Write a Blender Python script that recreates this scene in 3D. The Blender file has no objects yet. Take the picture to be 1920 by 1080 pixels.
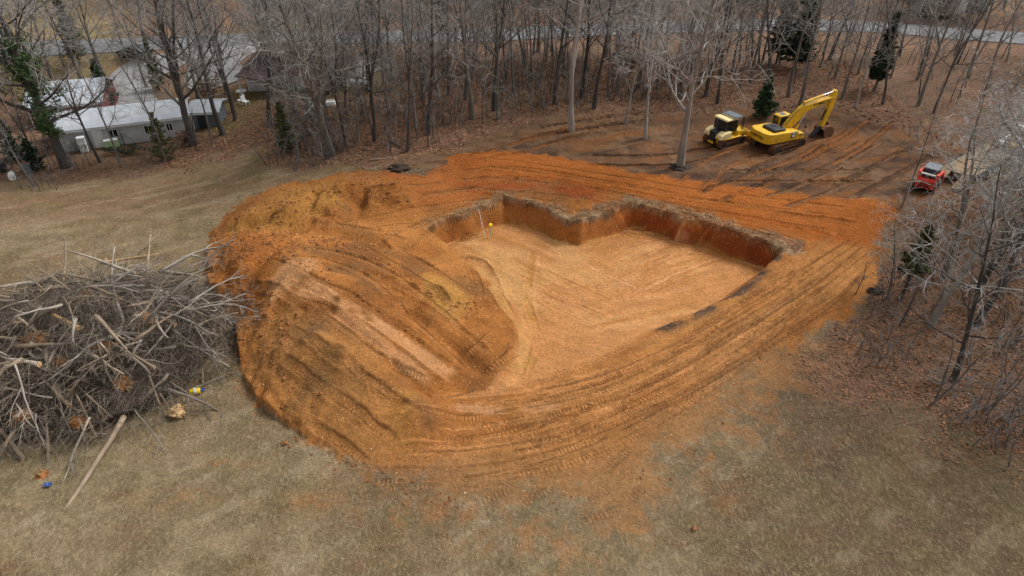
import bpy, bmesh, math, random
import numpy as np
from mathutils import Vector, Matrix, Euler

# ------------------------------------------------------------------ camera, sky, sun, exposure
SC = bpy.context.scene
COL = SC.collection
CAM_H, PITCH, FPX = 25.0, math.radians(35.0), 1280.0
cam_d = bpy.data.cameras.new('camera'); cam_d.sensor_width = 36.0; cam_d.lens = 24.0
cam_d.clip_start = 0.5; cam_d.clip_end = 2000.0
cam = bpy.data.objects.new('camera', cam_d); COL.objects.link(cam)
cam.location = (0, 0, CAM_H); cam.rotation_euler = (math.pi/2 - PITCH, 0, 0)
SC.camera = cam
W = bpy.data.worlds.new('World'); SC.world = W; W.use_nodes = True
wn = W.node_tree; wn.nodes.clear()
SUN_EL, SUN_ROT = math.radians(50), math.radians(62)
sky = wn.nodes.new('ShaderNodeTexSky'); sky.sky_type = 'NISHITA'; sky.sun_disc = False
sky.sun_elevation = SUN_EL; sky.sun_rotation = SUN_ROT
sky.air_density = 1.0; sky.dust_density = 4.0; sky.ozone_density = 1.0
hs = wn.nodes.new('ShaderNodeHueSaturation'); hs.inputs['Saturation'].default_value = 0.12   # overcast: greyed sky
bg = wn.nodes.new('ShaderNodeBackground'); bg.inputs['Strength'].default_value = 0.135
wo = wn.nodes.new('ShaderNodeOutputWorld')
wn.links.new(sky.outputs[0], hs.inputs['Color']); wn.links.new(hs.outputs[0], bg.inputs['Color'])
wn.links.new(bg.outputs[0], wo.inputs['Surface'])
sd = bpy.data.lights.new('sun', 'SUN'); sd.energy = 1.5; sd.angle = math.radians(16); sd.color = (1.0, 0.97, 0.93)
sun = bpy.data.objects.new('sun', sd); COL.objects.link(sun)
sdir = Vector((math.sin(SUN_ROT)*math.cos(SUN_EL), math.cos(SUN_ROT)*math.cos(SUN_EL), math.sin(SUN_EL)))
sun.rotation_euler = sdir.to_track_quat('Z', 'Y').to_euler()
SC.view_settings.view_transform = 'Standard'; SC.view_settings.look = 'None'
SC.view_settings.gamma = 1.0; SC.view_settings.use_curve_mapping = False
SC.view_settings.exposure = 0.50

# ------------------------------------------------------------------ helpers
R = math.radians
def lin(r, g, b):
    f = lambda c: (c/255/12.92) if c/255 <= 0.04045 else ((c/255+0.055)/1.055)**2.4
    return np.array((f(r), f(g), f(b)))
CP, SP = math.cos(PITCH), math.sin(PITCH)
def P(px, py, z=0.0):
    """world point at height z seen at photo pixel (px, py)"""
    u, v = (px-960)/FPX, (540-py)/FPX
    d = (u, CP+v*SP, -SP+v*CP)
    t = (z-CAM_H)/d[2]
    return (d[0]*t, d[1]*t, z)
def pts(lst, z=0.0): return np.array([P(a[0], a[1], a[2] if len(a) > 2 else z) for a in lst])

def sstep(a, b, x):
    t = np.clip((x-a)/(b-a), 0, 1); return t*t*(3-2*t)
def noise2(x, y, scale, seed):
    rs = np.random.RandomState(seed); n = 256; g = rs.rand(n, n)
    X, Y = np.asarray(x)/scale+1000.37, np.asarray(y)/scale+1000.71
    xi, yi = np.floor(X).astype(int), np.floor(Y).astype(int)
    fx, fy = X-xi, Y-yi
    fx = fx*fx*(3-2*fx); fy = fy*fy*(3-2*fy)
    a, b = g[xi % n, yi % n], g[(xi+1) % n, yi % n]
    c, d = g[xi % n, (yi+1) % n], g[(xi+1) % n, (yi+1) % n]
    return (a*(1-fx)+b*fx)*(1-fy)+(c*(1-fx)+d*fx)*fy - 0.5
def fbm(x, y, scale, seed, octv=4, gain=0.5):
    s = 0; a = 1.0
    for k in range(octv):
        s = s + a*noise2(x, y, scale/2**k, seed+k*17); a *= gain
    return s
def sdf(x, y, poly):
    """signed distance to polygon, positive inside"""
    poly = np.asarray(poly)[:, :2]; n = len(poly)
    d2 = np.full(np.shape(x), 1e18); ins = np.zeros(np.shape(x), bool)
    for i in range(n):
        ax, ay = poly[i]; bx_, by_ = poly[(i+1) % n]
        ex, ey = bx_-ax, by_-ay
        t = np.clip(((x-ax)*ex+(y-ay)*ey)/(ex*ex+ey*ey+1e-12), 0, 1)
        d2 = np.minimum(d2, (x-ax-t*ex)**2+(y-ay-t*ey)**2)
        c = ((ay > y) != (by_ > y)) & (x < (bx_-ax)*(y-ay)/(by_-ay+1e-12)+ax)
        ins ^= c
    d = np.sqrt(d2)
    return np.where(ins, d, -d)
class TPS:
    def __init__(s, p, lam=0.02):
        s.p = p[:, :2]; n = len(p)
        K = s.U(np.linalg.norm(s.p[:, None]-s.p[None], axis=2)); Pm = np.c_[np.ones(n), s.p]
        A = np.zeros((n+3, n+3)); A[:n, :n] = K+lam*np.eye(n)*n; A[:n, n:] = Pm; A[n:, :n] = Pm.T
        s.w = np.linalg.solve(A, np.r_[p[:, 2], 0, 0, 0])
    @staticmethod
    def U(r): return np.where(r < 1e-9, 0, r*r*np.log(r+1e-12))
    def __call__(s, x, y):
        out = s.w[-3]+s.w[-2]*x+s.w[-1]*y
        for (a, b), w in zip(s.p, s.w): out = out+w*s.U(np.sqrt((x-a)**2+(y-b)**2))
        return out

class MB:
    """collects shapes into one mesh"""
    def __init__(s): s.v = []; s.f = []
    def add(s, v, f):
        o = len(s.v); s.v += [tuple(p) for p in v]; s.f += [tuple(i+o for i in q) for q in f]; return s
    def box(s, x0, x1, y0, y1, z0, z1):
        return s.add([(x0,y0,z0),(x1,y0,z0),(x1,y1,z0),(x0,y1,z0),(x0,y0,z1),(x1,y0,z1),(x1,y1,z1),(x0,y1,z1)],
                     [(0,3,2,1),(4,5,6,7),(0,1,5,4),(1,2,6,5),(2,3,7,6),(3,0,4,7)])
    def prism(s, poly, a0, a1, axis='y'):
        n = len(poly)
        if axis == 'y': v = [(p[0], a0, p[1]) for p in poly]+[(p[0], a1, p[1]) for p in poly]
        elif axis == 'z': v = [(p[0], p[1], a0) for p in poly]+[(p[0], p[1], a1) for p in poly]
        else: v = [(a0, p[0], p[1]) for p in poly]+[(a1, p[0], p[1]) for p in poly]
        f = [tuple(range(n)), tuple(range(2*n-1, n-1, -1))]+[(i, i+n, (i+1) % n+n, (i+1) % n) for i in range(n)]
        return s.add(v, f)
    def tube(s, P_, r, n=6, cap=True):
        P_ = [Vector(p) for p in P_]; m = len(P_)
        if not hasattr(r, '__len__'): r = [r]*m
        v = []; ref = None
        for i, p in enumerate(P_):
            t = (P_[min(i+1, m-1)]-P_[max(i-1, 0)])
            t = t.normalized() if t.length > 1e-9 else Vector((0, 0, 1))
            if ref is None:
                ref = Vector((1, 0, 0)) if abs(t.x) < 0.8 else Vector((0, 1, 0))
            a = (ref-t*ref.dot(t))
            a = a.normalized() if a.length > 1e-6 else t.orthogonal().normalized()
            b = t.cross(a); ref = a
            for k in range(n):
                q = 2*math.pi*k/n; v.append(p+(a*math.cos(q)+b*math.sin(q))*r[i])
        f = []
        for i in range(m-1):
            for k in range(n):
                f.append((i*n+k, i*n+(k+1) % n, (i+1)*n+(k+1) % n, (i+1)*n+k))
        if cap and n > 2:
            f.append(tuple(range(n-1, -1, -1))); f.append(tuple((m-1)*n+k for k in range(n)))
        return s.add(v, f)
    def cyl(s, p0, p1, r, n=12): return s.tube([p0, p1], r, n)
    def mesh(s, name, mat, smooth=False):
        me = bpy.data.meshes.new(name); me.from_pydata(s.v, [], s.f); me.update()
        bm = bmesh.new(); bm.from_mesh(me); bmesh.ops.recalc_face_normals(bm, faces=bm.faces); bm.to_mesh(me); bm.free()
        if mat: me.materials.append(mat)
        if smooth: me.polygons.foreach_set('use_smooth', [True]*len(me.polygons))
        return me
    def build(s, name, mat, parent=None, bevel=0, smooth=False):
        o = link(name, s.mesh(name, mat, smooth), parent)
        if bevel:
            m = o.modifiers.new('bevel', 'BEVEL'); m.width = bevel; m.segments = 2; m.limit_method = 'ANGLE'; m.angle_limit = R(35)
        return o
def link(name, data, parent=None):
    o = bpy.data.objects.new(name, data); COL.objects.link(o); o.parent = parent; return o
def tag(o, label=None, cat=None, group=None, kind=None):
    if label: o['label'] = label
    if cat: o['category'] = cat
    if group: o['group'] = group
    if kind: o['kind'] = kind
    return o
def thing(name, label, cat, loc, rz=0, group=None, scale=1.0):
    o = link(name, None); o.location = loc; o.rotation_euler = (0, 0, rz); o.scale = (scale,)*3
    o.empty_display_size = 0.3
    return tag(o, label, cat, group)

# ------------------------------------------------------------------ materials
def mat(name, col, rough=0.8, var=0.15, scale=3.0, metal=0.0, bump=0.0, bscale=30.0, dirt=None, dirt_amt=0.5, rand=0.0, spec=0.3, stretch=None):
    m = bpy.data.materials.new(name); m.use_nodes = True
    nt = m.node_tree; N = nt.nodes; L = nt.links; b = N['Principled BSDF']
    b.inputs['Roughness'].default_value = rough; b.inputs['Metallic'].default_value = metal
    b.inputs['Specular IOR Level'].default_value = spec
    tc = N.new('ShaderNodeTexCoord'); vec = tc.outputs['Object']
    if stretch:
        mp = N.new('ShaderNodeMapping'); mp.inputs['Scale'].default_value = stretch; L.new(vec, mp.inputs[0]); vec = mp.outputs[0]
    nz = N.new('ShaderNodeTexNoise'); nz.inputs['Scale'].default_value = scale; nz.inputs['Detail'].default_value = 5
    L.new(vec, nz.inputs['Vector'])
    mr = N.new('ShaderNodeMapRange'); mr.inputs[1].default_value = 0.3; mr.inputs[2].default_value = 0.7
    mr.inputs[3].default_value = 1-var; mr.inputs[4].default_value = 1+var; L.new(nz.outputs[0], mr.inputs[0])
    val = mr.outputs[0]
    if rand:
        oi = N.new('ShaderNodeObjectInfo'); m2 = N.new('ShaderNodeMapRange'); m2.inputs[3].default_value = 1-rand; m2.inputs[4].default_value = 1+rand
        L.new(oi.outputs['Random'], m2.inputs[0]); mu = N.new('ShaderNodeMath'); mu.operation = 'MULTIPLY'
        L.new(val, mu.inputs[0]); L.new(m2.outputs[0], mu.inputs[1]); val = mu.outputs[0]
    mx = N.new('ShaderNodeVectorMath'); mx.operation = 'SCALE'; mx.inputs[0].default_value = tuple(col); L.new(val, mx.inputs['Scale'])
    out = mx.outputs[0]
    if dirt is not None:
        n2 = N.new('ShaderNodeTexNoise'); n2.inputs['Scale'].default_value = scale*0.6; n2.inputs['Detail'].default_value = 7; n2.inputs['Roughness'].default_value = 0.7
        L.new(tc.outputs['Object'], n2.inputs['Vector'])
        r2 = N.new('ShaderNodeMapRange'); r2.inputs[1].default_value = 0.62-dirt_amt*0.35; r2.inputs[2].default_value = 0.75-dirt_amt*0.2
        r2.inputs[4].default_value = min(1.0, 0.5+dirt_amt*0.5); L.new(n2.outputs[0], r2.inputs[0])
        mi = N.new('ShaderNodeMix'); mi.data_type = 'RGBA'; L.new(r2.outputs[0], mi.inputs[0]); L.new(out, mi.inputs[6])
        mi.inputs[7].default_value = (*dirt, 1); out = mi.outputs[2]
    L.new(out, b.inputs['Base Color'])
    if bump:
        n3 = N.new('ShaderNodeTexNoise'); n3.inputs['Scale'].default_value = bscale; n3.inputs['Detail'].default_value = 4
        L.new(vec, n3.inputs['Vector']); bp = N.new('ShaderNodeBump'); bp.inputs['Strength'].default_value = bump; bp.inputs['Distance'].default_value = 0.05
        L.new(n3.outputs[0], bp.inputs['Height']); L.new(bp.outputs[0], b.inputs['Normal'])
    return m
MUD = tuple(lin(120, 78, 45))
M = {
 'bark_mid':  mat('bark_mid', (.175,.153,.132), .95, .35, 1.2, bump=.6, bscale=14, rand=.3, dirt=(.16,.165,.15), dirt_amt=.35, stretch=(3,3,.6)),
 'bark_dark': mat('bark_dark', (.085,.074,.066), .95, .35, 1.2, bump=.6, bscale=14, rand=.3, stretch=(3,3,.6)),
 'bark_pale': mat('bark_pale', (.30,.275,.245), .9, .3, 1.0, bump=.4, bscale=12, rand=.2, dirt=(.14,.125,.11), dirt_amt=.35, stretch=(2,2,.5)),
 'twig_mid':  mat('twig_mid', (.27,.252,.232), .9, .25, .8, rand=.25),
 'twig_dark': mat('twig_dark', (.17,.158,.15), .9, .25, .8, rand=.25),
 'twig_pale': mat('twig_pale', (.33,.315,.295), .9, .25, .8, rand=.2),
 'twig_white': mat('twig_white', (.44,.43,.41), .9, .25, .8, rand=.2),
 'twig_brown': mat('twig_brown', (.17,.135,.105), .9, .3, .8, rand=.25),
 'needle':    mat('needle', (.030,.062,.024), .7, .45, 2.5, rand=.2),
 'cedar':     mat('cedar', (.026,.045,.022), .75, .45, 2.0, rand=.2),
 'ivy':       mat('ivy', (.055,.10,.028), .6, .4, 2.5),
 'olive':     mat('olive_leaf', (.085,.085,.030), .8, .4, 2.0),
 'russet':    mat('russet_leaf', (.16,.075,.040), .9, .35, 2.5),
 'yellow':    mat('machine_yellow', tuple(lin(222,174,30)), .45, .1, 2.0, spec=.5, dirt=tuple(lin(150,112,50)), dirt_amt=.32),
 'cream':     mat('sun_bleached_cream', tuple(lin(226,206,150)), .55, .08, 2.0, dirt=tuple(lin(190,160,90)), dirt_amt=.3),
 'black':     mat('black_plastic', (.018,.020,.022), .5, .2, 3.0, spec=.5),
 'gunmetal':  mat('gunmetal', (.045,.05,.055), .45, .2, 3.0, metal=.4, dirt=MUD, dirt_amt=.15),
 'glass':     mat('dark_glass', (.012,.016,.018), .08, .05, 1.0, spec=.6),
 'rust_track':mat('muddy_track', tuple(lin(108,72,48)), .9, .3, 4.0, bump=.5, bscale=20, dirt=tuple(lin(60,48,40)), dirt_amt=.35),
 'rust':      mat('muddy_bucket', tuple(lin(110,75,50)), .85, .3, 3.0, bump=.4, dirt=tuple(lin(70,66,60)), dirt_amt=.35),
 'chrome':    mat('chrome_rod', (.6,.6,.62), .18, .03, 2.0, metal=.9),
 'decal':     mat('decal_navy', (.010,.010,.035), .5, .05, 2.0),
 'red_lens':  mat('red_lens', (.5,.02,.015), .3, .05, 2.0),
 'white':     mat('white_paint', (.74,.74,.72), .5, .08, 2.0, dirt=(.35,.33,.30), dirt_amt=.15),
 'red':       mat('loader_red', tuple(lin(214,46,26)), .45, .08, 2.0, spec=.5, dirt=MUD, dirt_amt=.1),
 'grey':      mat('grey_paint', (.13,.15,.17), .5, .12, 2.0),
 'rubber':    mat('rubber', (.022,.021,.02), .85, .2, 4.0, dirt=MUD, dirt_amt=.3),
 'plank':     mat('weathered_plank', tuple(lin(140,118,92)), .85, .25, 1.5, rand=.15, stretch=(1,6,1)),
 'roof_metal':mat('white_roof_metal', (.44,.47,.51), .45, .15, .7, dirt=(.30,.29,.27), dirt_amt=.35, spec=.4),
 'siding':    mat('pale_siding', (.5,.5,.5), .7, .12, 1.0, dirt=(.24,.23,.21), dirt_amt=.3),
 'barn_red':  mat('barn_red', (.17,.028,.026), .75, .25, 1.0),
 'shingle':   mat('brown_shingle', (.085,.062,.060), .95, .3, 1.6, bump=.4, bscale=10, dirt=(.13,.07,.045), dirt_amt=.3),
 'asphalt':   mat('road_asphalt', (.165,.165,.17), .9, .15, .5),
 'gravel':    mat('drive_gravel', (.27,.26,.255), .95, .2, .8, bump=.3, bscale=8),
 'log':       mat('log_bark', (.22,.165,.115), .9, .35, 1.5, bump=.6, bscale=16, rand=.3),
 'branch':    mat('dead_branch', (.27,.235,.195), .9, .3, 1.2, rand=.5),
 'log_pale':  mat('weathered_log', (.33,.28,.22), .9, .35, 1.5, bump=.6, bscale=16, rand=.3, dirt=(.15,.11,.08), dirt_amt=.35, stretch=(2,2,2)),
 'cut':       mat('cut_wood', tuple(lin(205,165,115)), .8, .2, 4.0),
 'brush':     mat('brush_twigs', (.145,.118,.092), .95, .35, 1.0, rand=.2),
 'debris':    mat('debris_gap_shade', (.042,.030,.021), 1, .5, 1.2, bump=.8, bscale=6),  # debris brown, darkened to paint shade into the brush pile's gaps
 'rootball':  mat('root_soil', tuple(lin(140,92,52)), 1, .4, 3.0, bump=.8, bscale=10),
 'straw':     mat('dead_root_straw', tuple(lin(172,142,102)), 1, .35, 3.0),
 'clod':      mat('clay_clod', tuple(lin(140,92,54)), 1, .3, 2.0, bump=.5, bscale=12, rand=.2),
 'stone':     mat('pale_stone', tuple(lin(205,170,130)), .9, .2, 5.0, rand=.2),
 'can_yellow':mat('bright_yellow_plastic', tuple(lin(240,205,20)), .4, .05, 2.0),
 'blue':      mat('blue_plastic', tuple(lin(60,85,150)), .4, .1, 2.0),
 'green_pl':  mat('pale_green_plastic', tuple(lin(170,200,150)), .5, .1, 2.0),
 'leaf_litter': mat('fallen_leaf', tuple(lin(148,108,82)), .9, .45, 1.0),
 'grass':     mat('dry_grass', tuple(lin(146,127,97)), .95, .35, .6),
}
# ------------------------------------------------------------------ terrain: heights
CLAY_PX = [(398,436),(425,400),(470,372),(520,350),(600,335),(640,322),(720,320),(790,330),(835,312),(850,293),(930,283),(1010,290),(1130,312),
 (1260,335),(1400,350),(1520,368),(1640,376),(1690,395),(1660,470),(1640,540),(1570,600),(1490,650),(1430,700),(1400,760),(1370,820),(1290,880),
 (1160,935),(1000,965),(850,950),(770,925),(700,905),(640,870),(560,812),(490,765),(452,700),(448,640),(440,600),(398,556),(388,510)]
CLAY = pts(CLAY_PX)
HILL = [ # spoil heap control points (photo pixel, height)
 (550,505,2.7),(585,530,2.6),(510,535,2.0),(470,470,1.9),(430,470,1.2),(440,515,1.3),(480,505,2.0),(415,520,.7),
 (430,430,1.0),(470,405,1.4),(540,385,1.6),(600,375,1.3),(520,440,1.5),(640,350,1.1),(700,345,1.2),(760,350,.9),(690,385,.9),(770,385,.5),
 (620,440,1.2),(700,440,.9),(780,430,.5),(640,500,2.1),(700,500,1.5),(760,490,.9),(830,480,.5),(680,560,2.1),(760,560,1.4),(830,545,1.3),(890,520,.5),
 (760,640,1.4),(720,600,1.8),(840,620,.9),(850,705,.35),(900,690,.35),(900,600,.6),(940,590,.35),(930,660,.3),(870,480,.35),
 (600,620,2.1),(650,660,1.9),(560,660,1.5),(520,700,.8),(560,740,.7),(700,720,1.3),(650,770,.8),(780,770,.85),(760,800,.6),(700,840,.3),(830,740,.1),(620,820,.3),
 (480,620,.8),(520,600,1.6),(470,680,.3),
 (900,300,.5),(960,300,.5),(1050,320,.35),(1200,350,.25),(1400,380,.2),(880,340,.35),(1000,360,.25),(1300,400,.1),(1550,410,.1),
 (900,420,.1),(820,420,.25),(1000,390,.1),(1100,395,.05),(1250,400,.05),
 (850,800,0),(900,780,0),(1000,760,0),(1100,740,0),(1200,700,0),(1300,650,0),(1400,600,0),(1500,520,0),(1000,850,0),(1200,800,0),(1100,880,0),(900,880,0),(1350,720,0),(1550,470,0)]
FLOOR = [(855,455,-2.1),(950,428,-2.1),(1095,462,-2.05),(1190,430,-2.0),(1410,513,-2.0),(1320,556,-1.7),(1210,606,-1.15),(1080,540,-2.0),(960,510,-2.05),
 (1010,610,-1.5),(960,670,-.85),(915,722,-.25),(1090,650,-.65),(1160,640,-.5),(1010,700,-.3),(1100,690,-.1),(1200,655,-.1),(850,752,0),(1000,735,0),(1270,500,-2.0),(900,500,-2.0),(960,560,-1.9),(975,600,-1.6)]
PIT = pts([(796,428),(835,412),(870,400),(905,383),(945,371),(985,380),(1020,392),(1060,408),(1090,412),(1120,404),(1150,393),(1190,382),(1255,398),(1330,421),(1400,442),(1476,466),
 (1440,500),(1385,548),(1310,588),(1240,618),(1200,655),(1100,702),(1000,738),(900,758),(835,752),(902,722,.3),(945,665,.3),(962,600,.3),(942,548,.35),(900,512,.4),(865,488,.35),(830,455,.2)])
RIM = PIT[:16]                                      # the standing back walls
hp = pts(HILL); zp = np.array([(x, y, 0) for x, y, z in CLAY])
hill_f = TPS(np.vstack([hp, zp]), 0.002)
floor_f = TPS(pts(FLOOR), 0.002)
def polydist(x, y, line):
    d2 = np.full(np.shape(x), 1e18)
    for i in range(len(line)-1):
        ax, ay = line[i][:2]; ex, ey = line[i+1][0]-ax, line[i+1][1]-ay
        t = np.clip(((x-ax)*ex+(y-ay)*ey)/(ex*ex+ey*ey+1e-12), 0, 1)
        d2 = np.minimum(d2, (x-ax-t*ex)**2+(y-ay-t*ey)**2)
    return np.sqrt(d2)

def axis(lo, f0, f1, hi, st, g=1.055, mx=4.0):
    mid = list(np.arange(f0, f1, st)); a = []; s = st; x = f0
    while x > lo: s = min(s*g, mx); x -= s; a.append(x)
    b = []; s = st; x = mid[-1]
    while x < hi: s = min(s*g, mx); x += s; b.append(x)
    return np.array(a[::-1]+mid+b)
STEP = 0.085
XS = axis(-330, -21.5, 30.5, 330, STEP); YS = axis(-60, 16.5, 59, 520, STEP)
NX, NY = len(XS), len(YS)
GX, GY = np.meshgrid(XS, YS, indexing='xy')          # shape (NY, NX)
x, y = GX.ravel(), GY.ravel()
dc = sdf(x, y, CLAY); wob = fbm(x, y, 2.2, 5, 4)
dcn = dc+wob*0.9
clay_in = sstep(-0.15, 0.25, dcn)
h = fbm(x, y, 34, 3, 2)*0.9*sstep(2, 14, -dc)
h -= 2.0*sstep(-18, -34, x)*sstep(42, 57, y)*sstep(92, 80, y)      # falls away towards the houses
h += 5.0*sstep(108, 170, y)                  # bank rising past the road
flat = sstep(82, 88, y)*sstep(114, 108, y)
h *= 1-np.clip(flat, 0, 1)*0.9
hl = np.clip(hill_f(x, y), -0.1, 3.2)*sstep(-0.3, 1.3, dc)
HEAPP = pts([(395,440),(470,375),(640,322),(790,335),(830,400),(800,430),(900,510),(962,600),(900,722),(830,750),(840,800),(760,870),(640,868),(560,812),(490,765),(452,700),(440,600),(398,556),(388,510)])
dh = sdf(x, y, HEAPP); hm = sstep(-.2, 1.5, dh)
hl = np.maximum(hl, np.clip(dc*.5, 0, .5)*hm*sstep(.05, .3, hl+.25))
def peak(p0, p1, k=.62):
    global hl
    a, b = np.array(P(*p0)), np.array(P(*p1)); e = (b-a)[:2]; t = np.clip(((x-a[0])*e[0]+(y-a[1])*e[1])/(e@e+1e-9), 0, 1)
    d = np.hypot(x-a[0]-t*e[0], y-a[1]-t*e[1])*(1+.5*fbm(x, y, 1.5, 23, 3))
    c = (a[2]*(1-t)+b[2]*t)-k*d; s = .07; hl = np.where(dc > 0, s*np.logaddexp(hl/s, c/s), hl)
for p0, p1 in [((428,436,1.4),(440,428,1.45)), ((468,402,2.0),(480,398,1.9)), ((535,388,2.4),(560,382,2.3)), ((612,372,2.1),(625,368,2.0)), ((640,345,1.9),(665,340,1.9)), ((705,346,1.9),(740,346,1.8)),
               ((455,480,2.2),(500,470,2.3)), ((495,570,2.1),(552,503,3.0)), ((552,503,3.0),(640,560,2.55)), ((775,772,1.15),(790,765,1.1)), ((822,535,1.75),(845,548,1.6)), ((590,625,2.5),(640,650,2.3)), ((520,440,1.8),(600,445,1.55)), ((690,505,1.95),(740,520,1.7))]: peak(p0, p1)
def trough(pl, depth, w):
    global hl
    d = polydist(x, y, pts(pl))*(1+.4*fbm(x, y, 2.0, 29, 2)); hl = hl-depth*np.exp(-(d/w)**2)*sstep(.3, 1.5, dc)
trough([(770,590,1.2),(840,640,.8),(900,690,.3)], .5, .55); trough([(600,440,1),(700,455,.9),(800,470,.6)], .45, .7); trough([(400,560,.6),(460,540,1.2),(540,470,1.5)], .35, .5)
trough([(560,430,1.4),(600,400,1.2),(660,375,1.0)], .65, .6); trough([(470,430,1.2),(510,415,1.3)], .55, .4); trough([(575,400,1.5),(590,360,1.3)], .5, .4); trough([(680,360,1.3),(670,400,1.0)], .5, .45); trough([(620,590,2.0),(720,670,1.5),(800,735,.6)], .3, .35); trough([(700,800,.5),(740,760,.8)], .25, .5)
hl = hl*(1-hm)+hm*np.minimum(hl, np.clip(dc+.05+.35*fbm(x, y, 1.0, 27, 2), 0, 9)*.95)
hl *= 1-.95*np.exp(-(polydist(x, y, RIM)/1.3)**2)
near = dc > -3
lump = fbm(x, y, 1.6, 21, 5, .55)*0.24+np.abs(fbm(x, y, .8, 31, 4, .6))*0.13+np.clip(fbm(x, y, .33, 35, 2)-.12, 0, 1)*.12
heap = sstep(.25, 1.2, hl)
LUMP = (lump*heap*sstep(0.2, 1.4, dc)); h = h+hl+LUMP+fbm(x, y, .6, 41, 4, .65)*(0.03+.05*heap)*clay_in+clay_in*0.05
h += fbm(x, y, .5, 43, 2)*0.05*(1-clay_in)*(dc > -25)
# crumbly toe of the heap
toe = np.exp(-(dcn/0.5)**2)*sstep(-.2, .3, hill_f(x, y)+.2)
h += toe*np.clip(fbm(x, y, .35, 47, 2), 0, 1)*0.18*(x < -3)
# rim berm behind the walls and the pit itself
dp0 = sdf(x, y, PIT); dr = polydist(x, y, RIM)
jag = fbm(x, y, 1.5, 51, 2)*0.55
dp = dp0+jag*sstep(1.5, .3, dr)
rim = np.exp(-((dr-.55)/.55)**2)*(dp < 0.1)
h += rim*(0.0+.14*np.clip(fbm(x, y, .8, 55, 3), -.3, 1))
corner = np.exp(-(((x-PIT[4][0])**2+(y-PIT[4][1]-.3)**2)/1.2))
h += corner*.12*(dp < 0)
fl = floor_f(x, y)*.87+fbm(x, y, 1.2, 61, 3)*0.05
wallw = 0.42+.35*(noise2(x, y, 1.1, 57)+.5)+0.5*sstep(1.0, 3.0, dr)
win = sstep(0, 1, dp/wallw)
win = np.clip(dp/wallw, 0, 1)
fl_ = np.minimum(fl+.35*np.exp(-dp/.45)*sstep(2, .8, dr)*(.6+1.5*fbm(x, y, .7, 63, 2)), np.where(dp > 0, h, 99))
h = h*(1-win)+np.minimum(fl_, h+.02)*win
# near edge bank of the pit: thin torn strip of topsoil
EDGE = pts([(1476,466),(1440,500),(1385,548),(1310,588),(1245,615)])
de = polydist(x, y, EDGE)
h += .16*np.exp(-((de-.15)/.3)**2)*(dp < .1)*(.5+1.2*np.clip(fbm(x, y, .6, 65, 2), -.3, 1))

# ------------------------------------------------------------------ terrain: soil colours
C = lambda r, g, b: lin(r, g, b)
col = np.empty((x.size, 3))
n1, n2, n3, n4 = fbm(x, y, 9, 71, 4), fbm(x, y, 3, 73, 4), fbm(x, y, .8, 75, 3), fbm(x, y, 22, 77, 3)
def mixc(c, m):
    global col
    m = np.clip(m, 0, 1)[:, None]; col = col*(1-m)+np.asarray(c)*m
col[:] = C(138,119,91)
mixc(C(154,136,108), sstep(-.1, .4, n1)); mixc(C(118,108,76), sstep(.1, .5, n2)*.6); mixc(C(124,98,72), sstep(.05, .5, -n1)*.6)
# lawn on the right is browner, under leaves
LAWN_R = pts([(1330,820),(1400,700),(1480,640),(1560,660),(1700,800),(1920,960),(2300,1300),(1500,1300),(1300,1000)])
mixc(C(106,86,67), sstep(-2.5, 2.5, sdf(x, y, LAWN_R)+n1*4)*.85); mixc(C(96,76,62), sstep(-1, 3, sdf(x, y, LAWN_R)+n1*4)*sstep(.05, .4, n2)*.6)
# left field browner towards the house
LF = pts([(-200,330),(300,300),(520,290),(520,345),(430,390),(250,400),(-200,420)])
mixc(C(124,92,66), sstep(-3, 4, sdf(x, y, LF)+n1*6)*.7)
# woodland floor, dead leaves
WOODS = [pts([(545,330),(650,312),(760,312),(850,290),(960,262),(1100,268),(1300,330),(1500,330),(1720,330),(2600,330),(3000,-60),(-2500,-60),(-2500,250),(100,322),(330,292),(480,275),(520,300)]),
         pts([(1690,330),(1640,480),(1620,560),(1560,620),(1480,665),(1520,700),(1620,745),(1720,830),(1850,900),(2100,1050),(2600,1100),(2600,330)])]
litter = np.zeros(x.size)
for k, w in enumerate(WOODS): litter = np.maximum(litter, sstep(-1.2, 1.8, sdf(x, y, w)+n2*3.5))
mixc(C(116,93,76), litter); mixc(C(136,108,88), litter*sstep(0, .5, n2)*.8); mixc(C(98,76,61), litter*sstep(.05, .5, -n1)*.8)
mixc(C(132,106,74), litter*sstep(.1, .5, n4)*sstep(76, 86, y)*.7)
# mossy yard patches by the houses and the pale field at the far left
for (px, py, rr) in [(640,180,7),(460,190,5),(310,210,4),(215,180,4),(690,170,5),(420,235,3)]:
    a = P(px, py, -1.5); q = np.exp(-(((x-a[0])/rr)**2+((y-a[1])/(rr*1.0))**2)); mixc(C(112,110,52), q*(.55+n2)*1.0); litter *= 1-q*.6
FIELD = pts([(-900,-40),(130,-40),(260,75),(140,150),(-900,210)]); q = sstep(-4, 6, sdf(x, y, FIELD)+n1*8)
mixc(C(140,116,82), q); mixc(C(122,116,74), q*sstep(0, .4, n2)); litter *= 1-q
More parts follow.
